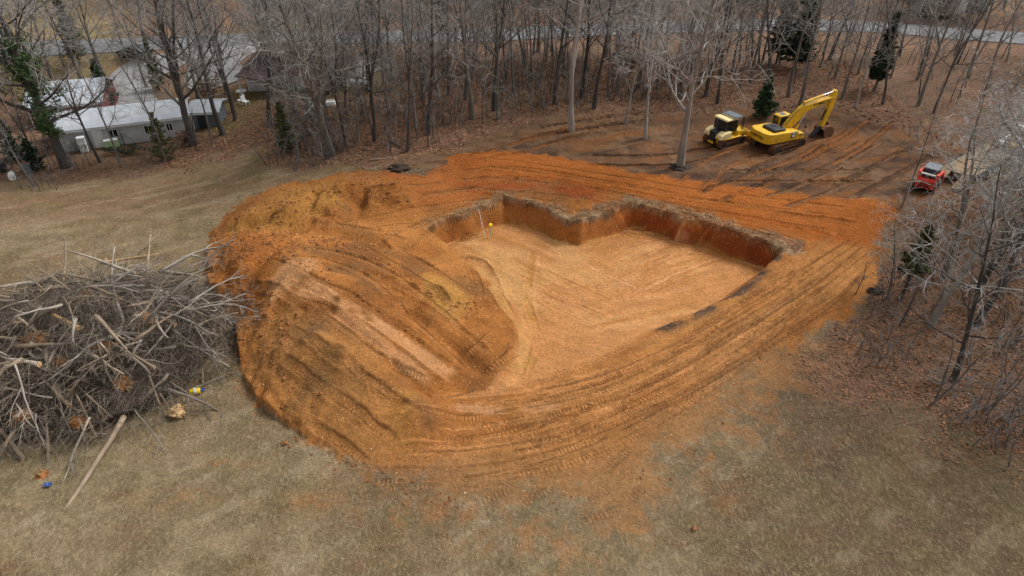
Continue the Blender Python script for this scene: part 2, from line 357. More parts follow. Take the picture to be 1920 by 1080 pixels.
# scraped ground round the machines
SCRAPE = pts([(720,318),(860,285),(960,250),(1040,225),(1180,232),(1320,215),(1420,215),(1560,215),(1680,245),(1800,290),(1790,350),(1690,400),(1500,372),(1260,340),(1010,296),(850,300)])
s0_ = sdf(x, y, SCRAPE); mixc(C(102,80,64), sstep(-5, -.5, s0_+n2*2)*(1-litter)*(y > 40)); ds = s0_+n2*1.8+.9
RW_ = pts([(1640,385),(1780,340),(1760,470),(1700,600),(1600,640),(1560,620),(1640,540),(1665,470)]); q = sstep(-1.2, 1, sdf(x, y, RW_)+n2*2); mixc(C(108,86,70), q); litter = np.maximum(litter, q*.8)
sc = sstep(-.6, 1.6, ds)
ca, sa = math.cos(R(18)), math.sin(R(18))
str1 = fbm((x*ca+y*sa)/6, (-x*sa+y*ca), .9, 81, 4)
mixc(C(106,80,60), sc*.95); mixc(C(132,84,46), sc*sstep(-.02, .4, str1)*.85); mixc(C(78,59,46), sc*sstep(.08, .4, -str1)*.8)
mixc(C(136,108,82), sc*sstep(.02, .35, n3+n2*.6)*.5); mixc(C(136,90,54), sc*sstep(.1, .4, fbm(x, y, 3.5, 85, 4))*.5); turf_sc = sc
litter *= 1-sc*.95
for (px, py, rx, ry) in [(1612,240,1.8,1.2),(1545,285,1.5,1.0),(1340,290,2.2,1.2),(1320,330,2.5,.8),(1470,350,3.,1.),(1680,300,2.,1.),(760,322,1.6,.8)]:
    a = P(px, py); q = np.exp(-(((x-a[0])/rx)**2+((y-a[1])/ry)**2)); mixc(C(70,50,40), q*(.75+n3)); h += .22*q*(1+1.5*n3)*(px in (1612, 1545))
# clay
grain = fbm(x, y, .45, 91, 3)
cl = sstep(-.25, .3, dcn+n3*.9)
# right / front edge fades into trampled grass
FR = pts([(1420,700),(1370,800),(1290,880),(1160,935),(1000,965),(850,950),(770,925)])
dfr = polydist(x, y, FR); soft = np.exp(-(dfr/3.2)**2)
cl = cl*(1-soft)+soft*sstep(-1.9, 1.9, dc+.9+n2*3.4+n3*2.8+noise2(x, y, .3, 93)*2.5)*.88
cl = np.maximum(cl, sstep(.03, .12, hl)*(dc > -.4))
base = C(164,102,52)
cc = np.tile(base, (x.size, 1))
def mixk(c, m):
    global cc
    m = np.clip(m, 0, 1)[:, None]; cc = cc*(1-m)+np.asarray(c)*m
DKP = sstep(.02, .3, fbm(x, y, 1.9, 79, 4)-.05)*heap
mixk(C(122,86,56), sstep(.12, .4, fbm(x, y, 2.6, 83, 4))*.5); mixk(C(182,118,64), sstep(-.05, .5, n2)*.8); mixk(C(112,80,52), DKP*.65); mixk(C(134,82,42), sstep(.05, .45, -n2+n3*.4)*.75)
def zone(pxl, c, soft=1.2, amt=1.0, z=0.0, nz=1.5):
    mixk(c, sstep(-soft, soft, sdf(x, y, pts(pxl, z))+n2*nz)*amt)
zone([(850,290),(930,280),(1130,308),(1400,345),(1690,385),(1660,470),(1500,452),(1330,405),(1190,370),(1000,362),(860,330)], C(160,88,36), .8, .95)
zone([(700,330),(850,300),(1000,330),(1100,372),(950,368),(800,400),(740,380)], C(152,82,38), 1, .7)
zone([(860,352),(1000,345),(1120,360),(1130,385),(1000,372),(900,372)], C(140,62,30), .7, .6)
zone([(400,430),(520,350),(640,330),(640,400),(560,440),(440,450)], C(158,108,54), .8, .9, .9)
zone([(390,520),(440,450),(540,480),(540,510),(455,600),(400,560)], C(158,94,44), .6, .9, .9)
zone([(640,340),(780,335),(760,400),(660,410)], C(146,90,44), .8, .8, .9)
zone([(450,610),(545,500),(600,500),(560,540),(470,590)], C(188,134,92), .4, .85, 2.2, .8)
zone([(455,640),(560,590),(800,760),(700,890),(560,800)], C(166,112,64), .8, .8, .8)
zone([(450,640),(520,580),(600,640),(700,790),(640,850),(520,770)], C(140,96,56), .7, .25, .8)  # near-left heap face tinted darker, its shaded side put into the colour
zone([(560,600),(610,575),(620,630),(560,650)], C(112,82,58), .4, .7, 2.0)
zone([(560,690),(640,680),(630,730),(550,740)], C(104,78,52), .5, .6, 1.2)
zone([(790,560),(800,515),(850,530),(885,560),(850,590)], C(178,126,66), .35, .8, 1.2, .7)
zone([(730,800),(735,740),(780,740),(790,830),(740,850)], C(178,124,58), .5, .35, .6, .8)
zone([(760,760),(820,745),(830,800),(790,830)], C(120,82,52), .4, .75, .6)
zone([(900,360),(1050,345),(1060,385),(960,380)], C(140,96,62), .5, .45)
# sweeping lighter lane to the right of the pit
zone([(900,760),(1100,700),(1250,630),(1400,540),(1490,470),(1620,465),(1600,540),(1400,640),(1200,740),(1000,800)], C(182,122,70), 1.2, .85)
zone([(700,900),(900,850),(1200,790),(1400,700),(1350,830),(1160,935),(900,955)], C(162,112,66), 1.2, .6)
# pit floor
ca2, sa2 = math.cos(R(-38)), math.sin(R(-38))
str2 = fbm((x*ca2+y*sa2)/7, (-x*sa2+y*ca2), .55, 101, 4)
str3 = fbm((x*.92+y*.39)/6, (-x*.39+y*.92), .6, 103, 4); fx_ = sstep(3, 8, x+n2*5); str2 = (str2*(1-fx_)+str3*fx_)*.75+n3*.25
ftone = np.clip(win, 0, 1)*sstep(0.1, .5, dp)
mixk(C(194,132,82), ftone*.95)
LF2 = pts([(850,455,-2),(900,440,-2),(1000,520,-2),(1000,640,-1.5),(930,720,-.3),(960,640,-1),(960,590,-1.5)])
mixk(C(196,144,92), ftone*sstep(-1, 1.5, sdf(x, y, LF2)+n2*2)*.9)
mixk(C(206,144,96), ftone*sstep(.02, .35, str2)*.75); mixk(C(174,116,66), ftone*sstep(.05, .4, -str2)*.6)
mixk(C(204,150,98), ftone*sstep(.15, .5, n2+str2*.6)*.6)
lum = (cc*np.array([.3,.6,.1])).sum(1, keepdims=True); cc = cc*np.array([1.0,1.07,1.04]); FRT = np.exp(-(dfr/2.2)**2)*.75; mixk(C(146,108,72), FRT)
cg = cl[:, None]; col = col*(1-cg)+cc*cg
litter *= 1-cl
# walls by depth: topsoil, orange, red, tan at the foot
slopeness = ((dp > -.05) & (dp < wallw+.06) & (dr < 1.3)).astype(float)
zt = h-0.25*0
def wallc():
    zz = h+fbm(x*1.0, y*1.0, 1.1, 111, 3)*.5
    w = np.tile(C(172,112,58), (x.size, 1))
    def mx(c, m):
        nonlocal w
        m = np.clip(m, 0, 1)[:, None]; w = w*(1-m)+np.asarray(c)*m
    redx = sstep(6, 11, x)
    mx(C(140,66,34), sstep(-.2, -.7, zz)*(.05+.8*redx)); mx(C(176,124,62), sstep(-1.45, -1.9, zz)*.8)
    mx(C(112,82,54), sstep(-.5, -.1, zz))
    return w
ww = wallc(); col = col*(1-slopeness[:, None])+ww*slopeness[:, None]
# topsoil strip left standing behind the rim, with dead grass
RW = np.interp(x, [P(800,428)[0], P(945,371)[0], P(1090,412)[0], P(1190,382)[0], P(1476,466)[0]], [.3, .45, .7, .95, 1.1])
strip = sstep(RW+.35, RW-.25, dr+n3*1.0)*(dp < .12)*sstep(-.45, -.1, n2+.3)
strip *= 1-np.exp(-(((x-PIT[0][0])**2+(y-PIT[0][1])**2)/9))*.7
grs = C(136,112,82)
s3 = np.clip(strip, 0, 1)[:, None]; sv = np.where((n3 > -.04)[:, None], C(170,146,116), C(120,96,74)); col = col*(1-s3*.88)+sv*s3*.88
litter = np.maximum(litter, strip*.8)
es = np.exp(-((de-.05)/.38)**2)*(dp0 < .45)*sstep(-.1, .25, fbm(x, y, 1.3, 121, 3)+.08); es = np.clip(es*1.3, 0, .9)[:, None]
col = col*(1-es)+C(78,66,58)*es
# orange smears on the lawns
for (px, py, rx, ry, a_) in [(610,940,2.4,.45,.7),(700,950,1.6,.4,.6),(300,935,2.2,.5,.5),(860,960,.7,.5,.7),(1000,990,2.0,.9,.45),(900,1040,.9,.9,.4),(1180,960,2.5,1.0,.5),
                          (1330,940,1.6,.8,.45),(1540,650,1.6,.4,.6),(1600,655,1.0,.35,.5),(430,870,1.0,.25,.5),(120,520,2.2,.6,.35),(60,540,1.5,.5,.3),(1350,860,1.8,1.0,.4)]:
    a = P(px, py); q = np.exp(-(((x-a[0])/rx)**2+((y-a[1])/ry)**2))*(1-cl)*sstep(-.3, .25, n3+n2*.6)
    q = np.clip(q*a_*1.2, 0, .85)[:, None]; col = col*(1-q)+C(158,106,58)*q
# worn streaks and clumps in the lawns
st1 = fbm((x*.8+y*.6)/5, (-x*.6+y*.8), .8, 131, 3); lw = (1-cl)*(1-litter)*(1-sc)
mixc(C(168,152,124), lw*sstep(.08, .4, st1+n3*.4)*.4); mixc(C(112,98,70), lw*sstep(.08, .35, fbm(x, y, 1.3, 133, 4))*.75); mixc(C(124,110,80), lw*sstep(.12, .4, fbm(x, y, 4.5, 135, 3))*.35); mixc(C(116,88,62), lw*sstep(.15, .4, fbm(x, y, 2.4, 137, 3))*.5)
# brush litter round the pile
a = P(330, 560); q = np.exp(-(((x-a[0])/5)**2+((y-a[1])/5)**2))*(1-cl); mixc(C(96,80,66), q*(.6+n2))

# ------------------------------------------------------------------ terrain: wheel and crawler marks
LF_ = np.where(dp > 0, 0, LUMP-LUMP[heap > .5].mean()*heap).reshape(NY, NX).copy(); H2 = h.reshape(NY, NX).copy(); COL3 = col.reshape(NY, NX, 3); TS = np.zeros((NY, NX)); TM = np.zeros((NY, NX)); RM = np.zeros((NY, NX))
def zat(X, Y, G=None):
    G = H2 if G is None else G
    i = np.clip(np.searchsorted(XS, X)-1, 0, NX-2); j = np.clip(np.searchsorted(YS, Y)-1, 0, NY-2)
    fx = (X-XS[i])/(XS[i+1]-XS[i]); fy = (Y-YS[j])/(YS[j+1]-YS[j])
    return (G[j, i]*(1-fx)+G[j, i+1]*fx)*(1-fy)+(G[j+1, i]*(1-fx)+G[j+1, i+1]*fx)*fy
H0 = H2.copy()
def G(px, py):
    """ground point under a photo pixel"""
    z = 0.0
    for _ in range(14):
        q = P(px, py, z); z = z*.4+.6*float(zat(np.array(q[0]), np.array(q[1]), H0))
    q = P(px, py, z); return Vector((q[0], q[1], float(zat(np.array(q[0]), np.array(q[1]), H2))))
def spline(p, n):
    p = np.asarray(p, float); m = len(p); out = []
    for i in range(m-1):
        p0, p1, p2, p3 = p[max(i-1, 0)], p[i], p[i+1], p[min(i+2, m-1)]
        for t in np.linspace(0, 1, n, endpoint=(i == m-2)):
            out.append(.5*((2*p1)+(-p0+p2)*t+(2*p0-5*p1+4*p2-p3)*t*t+(-p0+3*p1-3*p2+p3)*t**3))
    return np.array(out)
rs = np.random.RandomState(12)
def stroke(wp, width, tone=None, ta=.3, rut=.03, berm=.03, cleat=1.0, off=0.0, seed=0, brk=.0):
    """one crawler or tyre mark along world points wp"""
    c = spline(np.asarray(wp)[:, :2], 24); d = np.r_[0, np.cumsum(np.linalg.norm(np.diff(c, axis=0), axis=1))]
    L = d[-1]; s = np.arange(0, L, .03); cx, cy = np.interp(s, d, c[:, 0]), np.interp(s, d, c[:, 1])
    tx, ty = np.gradient(cx), np.gradient(cy); nn = np.hypot(tx, ty)+1e-9; nx, ny = -ty/nn, tx/nn
    hw = width/2; u = np.arange(-hw-.15, hw+.151, .03)
    S, U = np.meshgrid(s, u, indexing='ij')
    X = cx[:, None]+nx[:, None]*(U+off); Y = cy[:, None]+ny[:, None]*(U+off)
    fade = sstep(0, .8, S)*sstep(0, .8, L-S)
    nzs = noise2(S, S*0+seed*3.1, 1.7, 200+seed)+noise2(S, U*2+seed, .6, 300+seed)*.6
    fade = fade*np.clip(sstep(-.5+brk, -.1+brk, nzs), 0, 1)
    inside = sstep(hw, hw-.08, np.abs(U))
    bm_ = np.exp(-((np.abs(U)-hw-.03)/.07)**2)
    i = np.clip(np.rint(np.interp(X, XS, np.arange(NX))).astype(int), 0, NX-1); j = np.clip(np.rint(np.interp(Y, YS, np.arange(NY))).astype(int), 0, NY-1)
    ja, jb, ia, ib = j.min(), j.max()+1, i.min(), i.max()+1; j = j-ja; i = i-ia; W_ = (slice(ja, jb), slice(ia, ib))
    def ras(v): a = np.zeros((jb-ja, ib-ia)); a[j, i] = v; return a
    H2[W_] += ras((-rut*inside+berm*bm_*(1+1.5*noise2(S, U, .3, 400+seed)))*fade)
    fz = ras(inside*fade*.88); H2[W_] -= LF_[W_]*fz; LF_[W_] *= 1-fz
    if width > .6: RM[W_] = np.maximum(RM[W_], fz)
    if cleat > 0:
        m_ = ras(inside*fade*cleat); s_ = ras(S); k = m_ > .05; TM[W_][k] = m_[k]; TS[W_][k] = s_[k]
    else: TM[W_] *= 1-np.clip(ras(inside*fade), 0, 1)
    if tone is not None:
        m_ = ras(inside*fade*ta)[..., None]; COL3[W_] = COL3[W_]*(1-m_)+tone*m_
def gp(lst): return np.array([tuple(G(a, b)) for a, b in lst])
PALE, TAN, DARK, GREY, DEEP = C(204,142,86), C(186,126,72), C(146,96,54), C(152,112,72), C(112,76,46)
# sweeping lanes round the front and right of the pit
A1 = gp([(835,745),(1000,722),(1130,690),(1280,628),(1420,548),(1530,480),(1600,440)])
A2 = gp([(690,892),(860,885),(1040,850),(1230,770),(1420,655),(1560,560),(1640,480)])
def lane(t, j=0.0):
    q = A1*(1-t)+A2*t; q = q.copy(); q[:, :2] += rs.randn(len(q), 2)*j; return q
for k in range(46):
    t = rs.rand()*1.02; q = lane(t, .12); a_, b_ = sorted(rs.rand(2)); 
    n = len(q); sp = spline(q, 10); i0, i1 = int(a_*.75*len(sp)), int((.25+b_*.75)*len(sp)); sp = sp[i0:i1:6]
    if len(sp) < 3: continue
    stroke(sp, .10+rs.rand()*.4, [PALE, TAN, PALE, GREY, DARK][rs.randint(5)], .2+rs.rand()*.3, .015+.025*rs.rand(), .02, 0, seed=k)
for k, t in enumerate([.04, .13, .29, .41, .46, .63, .7, .88, .97]):
    q = lane(t, .28)
    for sgn in (-.85, .85):
        stroke(q[rs.randint(0, 2):len(q)-rs.randint(0, 2)], .5, [TAN, GREY, DARK, PALE][k % 4], .3, .03, .035, .35+.65*rs.rand(), off=sgn, seed=60+k*2+int(sgn > 0), brk=.36)
# dozer runs over the heap
RUNS = [
   [(600,535),(700,610),(790,680),(840,715)], [(560,590),(650,650),(740,705),(810,740)], [(470,500),(560,530),(640,560)],
   [(560,470),(680,500),(800,590),(900,690)], [(620,500),(740,570),(850,650),(900,690)], [(540,640),(640,710),(720,770),(770,800)],
   [(600,760),(660,800),(720,850)],[(560,420),(660,440),(760,470)],[(830,460),(890,500),(930,560)],[(650,430),(760,410),(860,390),(940,360)],
   [(700,470),(800,430),(900,392)],[(690,460),(790,510),(870,570)],[(880,690),(920,660),(950,630)],[(760,350),(860,345),(980,350),(1120,365)],
   [(860,330),(1000,325),(1200,360),(1450,405),(1620,430)],[(900,305),(1100,330),(1350,370),(1600,400)],[(780,375),(880,365),(1000,345)]]
RUNW = [gp(q) for q in RUNS]
for k, w in enumerate(RUNW): stroke(w, 2.3, None, 0, .02, .06, 0, seed=900+k, brk=-.5)
for q, wd, tn in [([(565,520),(640,560),(760,640),(860,712)], .9, C(206,152,104)), ([(545,535),(640,590),(740,660),(815,722)], .8, C(202,146,98)),
                  ([(830,742),(900,738),(1000,728),(1150,690)], .5, PALE), ([(840,760),(960,768),(1060,760)], .7, C(196,146,104)),([(870,490),(940,560),(985,640),(960,720)], .8, C(194,146,88)),
                  ([(1000,470),(990,560),(1010,640),(985,700)], .6, C(180,128,66)), ([(900,722),(945,665),(962,605)], .25, DEEP), ([(830,745),(880,735),(905,722)], .2, DEEP)]:
    stroke(gp(q), wd, tn, .65, .03, .04, 0, seed=int(q[0][0]))
for k, w in enumerate(RUNW):
    if k in (0, 4): continue
    for sgn in (-.8, .8): stroke(w, .52, [TAN, GREY, DARK][k % 3], .32, .03, .035, 1, off=sgn, seed=100+2*k+int(sgn > 0), brk=.08)
for k in range(26):          # scrape lines in the orange pad
    px0 = 860+rs.rand()*500; t = rs.rand(); py0 = 300+(px0-860)*.16+t*65
    ln = 120+rs.rand()*260; q = [(px0, py0), (px0+ln*.5, py0+ln*.5*.19), (px0+ln, py0+ln*.24)]
    stroke(gp(q), .1+rs.rand()*.3, [C(182,104,44), C(128,66,30), C(170,84,34)][rs.randint(3)], .4, .03, .04, 0, seed=500+k)
for k in range(16):          # long ruts sweeping round the front and out into the grass
    t = -.02+1.25*(k+rs.rand())/16; q = lane(t, .1); stroke(q[(k % 2):len(q)-(k % 3 == 0)], .09+.16*rs.rand(), [DEEP, C(100,70,44), PALE][k % 3], .55, .05, .05, 0, seed=1000+k, brk=-.1)
for k in range(64):          # pit floor tooth scrapes
    px0, py0 = 930+rs.rand()*330, 455+rs.rand()*120; ln = 60+rs.rand()*130; sgn = 1 if px0 < 1080 else -1
    q = [(px0, py0), (px0+ln*.5*.9, py0+sgn*ln*.22), (px0+ln*.9, py0+sgn*ln*.42)]
    stroke(gp(q), .08+rs.rand()*.2, [C(218,164,118), C(166,106,58), C(208,152,92)][rs.randint(3)], .5, .02, .025, 0, seed=600+k)
for k, q in enumerate([      # crawler trails round the machines
   [(1290,350),(1360,300),(1440,275)],[(1330,370),(1440,320),(1560,260)],[(960,285),(1060,250),(1180,235)],[(880,300),(1000,268),(1100,242)],[(1100,300),(1250,300),(1370,280)],
   [(1450,380),(1560,340),(1680,270)],[(1520,310),(1600,270),(1660,220)],[(1580,360),(1660,320),(1740,280)],[(1350,330),(1500,330),(1640,330)],[(1400,345),(1520,300),(1620,245)],[(1000,250),(1100,232),(1250,212)]]):
    w = gp(q)
    for sgn in (-1.0, 1.0): stroke(w, .55, [C(150,96,54), C(84,63,49), C(132,98,70)][k % 3], .7, .08, .10, 1, off=sgn, seed=700+2*k+int(sgn > 0))
for k, (px, py, ang, ln) in enumerate([(1380,880,80,2.2),(1260,890,55,2.6),(1200,920,50,2.0),(1120,930,40,2.4),(1380,905,10,2.6),(1330,905,60,2.0),(1010,930,30,2.6),(1160,860,45,3.0),(1300,840,50,2.6),
                                     (930,930,25,2.0),(1240,950,40,2.4),(1130,965,20,2.6),(1385,960,0,2.0),(1060,975,10,2.2)]):
    a = G(px, py); dx, dy = math.cos(R(ang))*ln/2, math.sin(R(ang))*ln/2
    stroke([(a.x-dx, a.y-dy), (a.x, a.y), (a.x+dx, a.y+dy)], .5, C(134,98,64), .4, .03, .03, .55, seed=800+k, brk=.3)

# ------------------------------------------------------------------ terrain mesh + material
def grid_mesh(name):
    co = np.empty((NY*NX, 3), np.float32); co[:, 0] = x; co[:, 1] = y; co[:, 2] = H2.ravel()
    idx = np.arange(NY*NX).reshape(NY, NX)
    q = np.stack([idx[:-1, :-1], idx[:-1, 1:], idx[1:, 1:], idx[1:, :-1]], -1).reshape(-1, 4).astype(np.int32)
    me = bpy.data.meshes.new(name); nf = len(q)
    me.vertices.add(len(co)); me.vertices.foreach_set('co', co.ravel())
    me.loops.add(nf*4); me.loops.foreach_set('vertex_index', q.ravel())
    me.polygons.add(nf); me.polygons.foreach_set('loop_start', np.arange(0, nf*4, 4, dtype=np.int32))
    me.polygons.foreach_set('use_smooth', np.ones(nf, bool))
    me.update(calc_edges=True)
    def att(nm, a):
        at = me.attributes.new(nm, 'FLOAT', 'POINT'); at.data.foreach_set('value', np.ascontiguousarray(a.ravel(), np.float32))
    ac = me.attributes.new('soil', 'FLOAT_COLOR', 'POINT'); c4 = np.ones((NY*NX, 4), np.float32); c4[:, :3] = COL3.reshape(-1, 3)
    ac.data.foreach_set('color', c4.ravel())
    att('litter', litter); att('clay', cl); att('turf', (1-cl)*(1-sc)*(1-.75*litter)*(1-strip)); att('tread_s', TS); att('tread_m', TM)
    return me
gm = bpy.data.materials.new('soil_and_grass'); gm.use_nodes = True
nt = gm.node_tree; N = nt.nodes; L = nt.links; bs = N['Principled BSDF']; bs.inputs['Roughness'].default_value = .95; bs.inputs['Specular IOR Level'].default_value = .12
def attr(nm):
    a = N.new('ShaderNodeAttribute'); a.attribute_name = nm; return a
def mth(op, a, b=None, clamp=False):
    m = N.new('ShaderNodeMath'); m.operation = op; m.use_clamp = clamp
    for k, v in ((0, a), (1, b)):
        if v is None: continue
        if isinstance(v, (int, float)): m.inputs[k].default_value = v
        else: L.new(v, m.inputs[k])
    return m.outputs[0]
tc = N.new('ShaderNodeTexCoord')
def nz(scale, det=4, rough=.6, stretch=None):
    n = N.new('ShaderNodeTexNoise'); n.inputs['Scale'].default_value = scale; n.inputs['Detail'].default_value = det; n.inputs['Roughness'].default_value = rough
    v = tc.outputs['Object']
    if stretch:
        mp = N.new('ShaderNodeMapping'); mp.inputs['Scale'].default_value = stretch; L.new(v, mp.inputs[0]); v = mp.outputs[0]
    L.new(v, n.inputs['Vector']); return n
def mrange(a, a0, a1, b0, b1):
    m = N.new('ShaderNodeMapRange'); L.new(a, m.inputs[0])
    for k, v in zip((1, 2, 3, 4), (a0, a1, b0, b1)): m.inputs[k].default_value = v
    return m.outputs[0]
def mixrgb(f, a, b):
    m = N.new('ShaderNodeMix'); m.data_type = 'RGBA'
    L.new(f, m.inputs[0]) if not isinstance(f, float) else None
    for k, v in ((6, a), (7, b)):
        if isinstance(v, tuple): m.inputs[k].default_value = (*v, 1)
        else: L.new(v, m.inputs[k])
    return m.outputs[2]
soil, lit, cly = attr('soil'), attr('litter'), attr('clay')
f1, f2, f3 = nz(5, 6, .7), nz(.9, 5, .65), nz(16, 3, .7)
# grass and leaf speckle
vor = N.new('ShaderNodeTexVoronoi'); vor.inputs['Scale'].default_value = 5.5; L.new(tc.outputs['Object'], vor.inputs['Vector'])
sx = N.new('ShaderNodeSeparateColor'); L.new(vor.outputs['Color'], sx.inputs[0])
spk = mrange(sx.outputs[0], 0, 1, .55, 1.5)
notclay = attr('turf').outputs['Fac']
v1 = mrange(f1.outputs[0], .3, .7, .75, 1.25); v2 = mrange(f2.outputs[0], .3, .7, .84, 1.16); v3 = mrange(f3.outputs[0], .3, .7, .8, 1.2)
base = mth('MULTIPLY', mth('MULTIPLY', v1, v2), v3)
lam = mth('MULTIPLY', lit.outputs['Fac'], .8)
spm = mth('ADD', mth('MULTIPLY', spk, lam), mth('SUBTRACT', 1.0, lam))
tot = mth('MULTIPLY', base, spm)
sc_ = N.new('ShaderNodeVectorMath'); sc_.operation = 'SCALE'; L.new(soil.outputs['Color'], sc_.inputs[0]); L.new(tot, sc_.inputs['Scale'])
c1 = sc_.outputs[0]
lf = mth('MULTIPLY', mth('GREATER_THAN', sx.outputs[1], .72), lam)
c1 = mixrgb(mth('MULTIPLY', lf, .55), c1, tuple(lin(150,104,74)))
gr = mth('MULTIPLY', mth('GREATER_THAN', nz(9, 3, .7, (1, .35, 1)).outputs[0], .57), mth('MULTIPLY', notclay, .35))
c1 = mixrgb(gr, c1, tuple(lin(178,164,132)))
gr2 = mth('MULTIPLY', mth('GREATER_THAN', nz(2.3, 5, .75).outputs[0], .56), mth('MULTIPLY', notclay, .28))
c1 = mixrgb(gr2, c1, tuple(lin(104,90,64)))
# pebbles and pale crumbs in the clay
v2n = N.new('ShaderNodeTexVoronoi'); v2n.inputs['Scale'].default_value = 9; L.new(tc.outputs['Object'], v2n.inputs['Vector'])
s2 = N.new('ShaderNodeSeparateColor'); L.new(v2n.outputs['Color'], s2.inputs[0])
peb = mth('MULTIPLY', mth('GREATER_THAN', s2.outputs[0], .93), mth('MULTIPLY', cly.outputs['Fac'], .5))
peb = mth('MULTIPLY', peb, mth('LESS_THAN', v2n.outputs['Distance'], .35))
c1 = mixrgb(peb, c1, tuple(lin(222,178,128)))
L.new(c1, bs.inputs['Base Color'])
ts, tm = attr('tread_s'), attr('tread_m')
clt = mth('MULTIPLY', mth('ADD', mth('SINE', mth('MULTIPLY', ts.outputs['Fac'], 2*math.pi/.2)), 0.0), mth('MULTIPLY', tm.outputs['Fac'], mrange(f1.outputs[0], .35, .65, .3, 1.2)))
hgt = mth('ADD', mth('MULTIPLY', clt, .052), mth('ADD', mth('MULTIPLY', f1.outputs[0], .17), mth('MULTIPLY', f3.outputs[0], .09)))
hgt = mth('ADD', hgt, mth('MULTIPLY', nz(3.2, 4, .6, (2.2, 2.2, .6)).outputs[0], .07))
bp = N.new('ShaderNodeBump'); bp.inputs['Strength'].default_value = 1.0; bp.inputs['Distance'].default_value = 1.0
L.new(hgt, bp.inputs['Height']); L.new(bp.outputs[0], bs.inputs['Normal'])
gme = grid_mesh('ground'); gme.materials.append(gm)
ground = link('ground', gme); tag(ground, 'orange clay building site with dug pit among dry lawn and leaf covered woods', 'ground', kind='structure')

# road and drives, draped a little above the ground
def ribbon(name, wp, width, m, lift, label):
    c = spline(np.asarray(wp)[:, :2], 14); t = np.gradient(c, axis=0); t /= np.linalg.norm(t, axis=1)[:, None]; nrm = np.c_[-t[:, 1], t[:, 0]]
    mb = MB(); K = 7; v = []
    wv = np.broadcast_to(np.asarray(width, float), (len(c),)) if np.ndim(width) == 0 else np.interp(np.linspace(0, 1, len(c)), np.linspace(0, 1, len(width)), width)
    for i in range(len(c)):
        for k in range(K):
            o = (k/(K-1)-.5)*wv[i]; X, Y = c[i]+nrm[i]*o; v.append((X, Y, float(zat(np.array(X), np.array(Y)))+lift))
    f = [(i*K+k, i*K+k+1, (i+1)*K+k+1, (i+1)*K+k) for i in range(len(c)-1) for k in range(K-1)]
    mb.add(v, f); o = mb.build(name, m, smooth=True); return tag(o, label, name.replace('_', ' '), kind='structure')
ribbon('road', [P(-900,110), P(0,92), P(330,80), P(480,75), P(630,71), P(900,66), P(1200,53), P(1420,47), P(1613,50), P(1713,57), P(1850,68), P(2300,95)], 6.2, M['asphalt'], .09, 'pale grey country road crossing behind the woods')
ribbon('driveway', [G(250,205), G(245,180), G(240,150), G(300,120), G(380,95), G(480,78)], [5.5, 5.0, 5, 4, 4, 4], M['gravel'], .08, 'pale gravel drive running up beside the white roofed buildings')
ribbon('driveway', [G(425,160), G(400,140), G(420,110), G(480,88), G(560,74)], [6.5, 7, 5, 4, 5], M['gravel'], .10, 'pale gravel parking area in front of the brown roofed house')
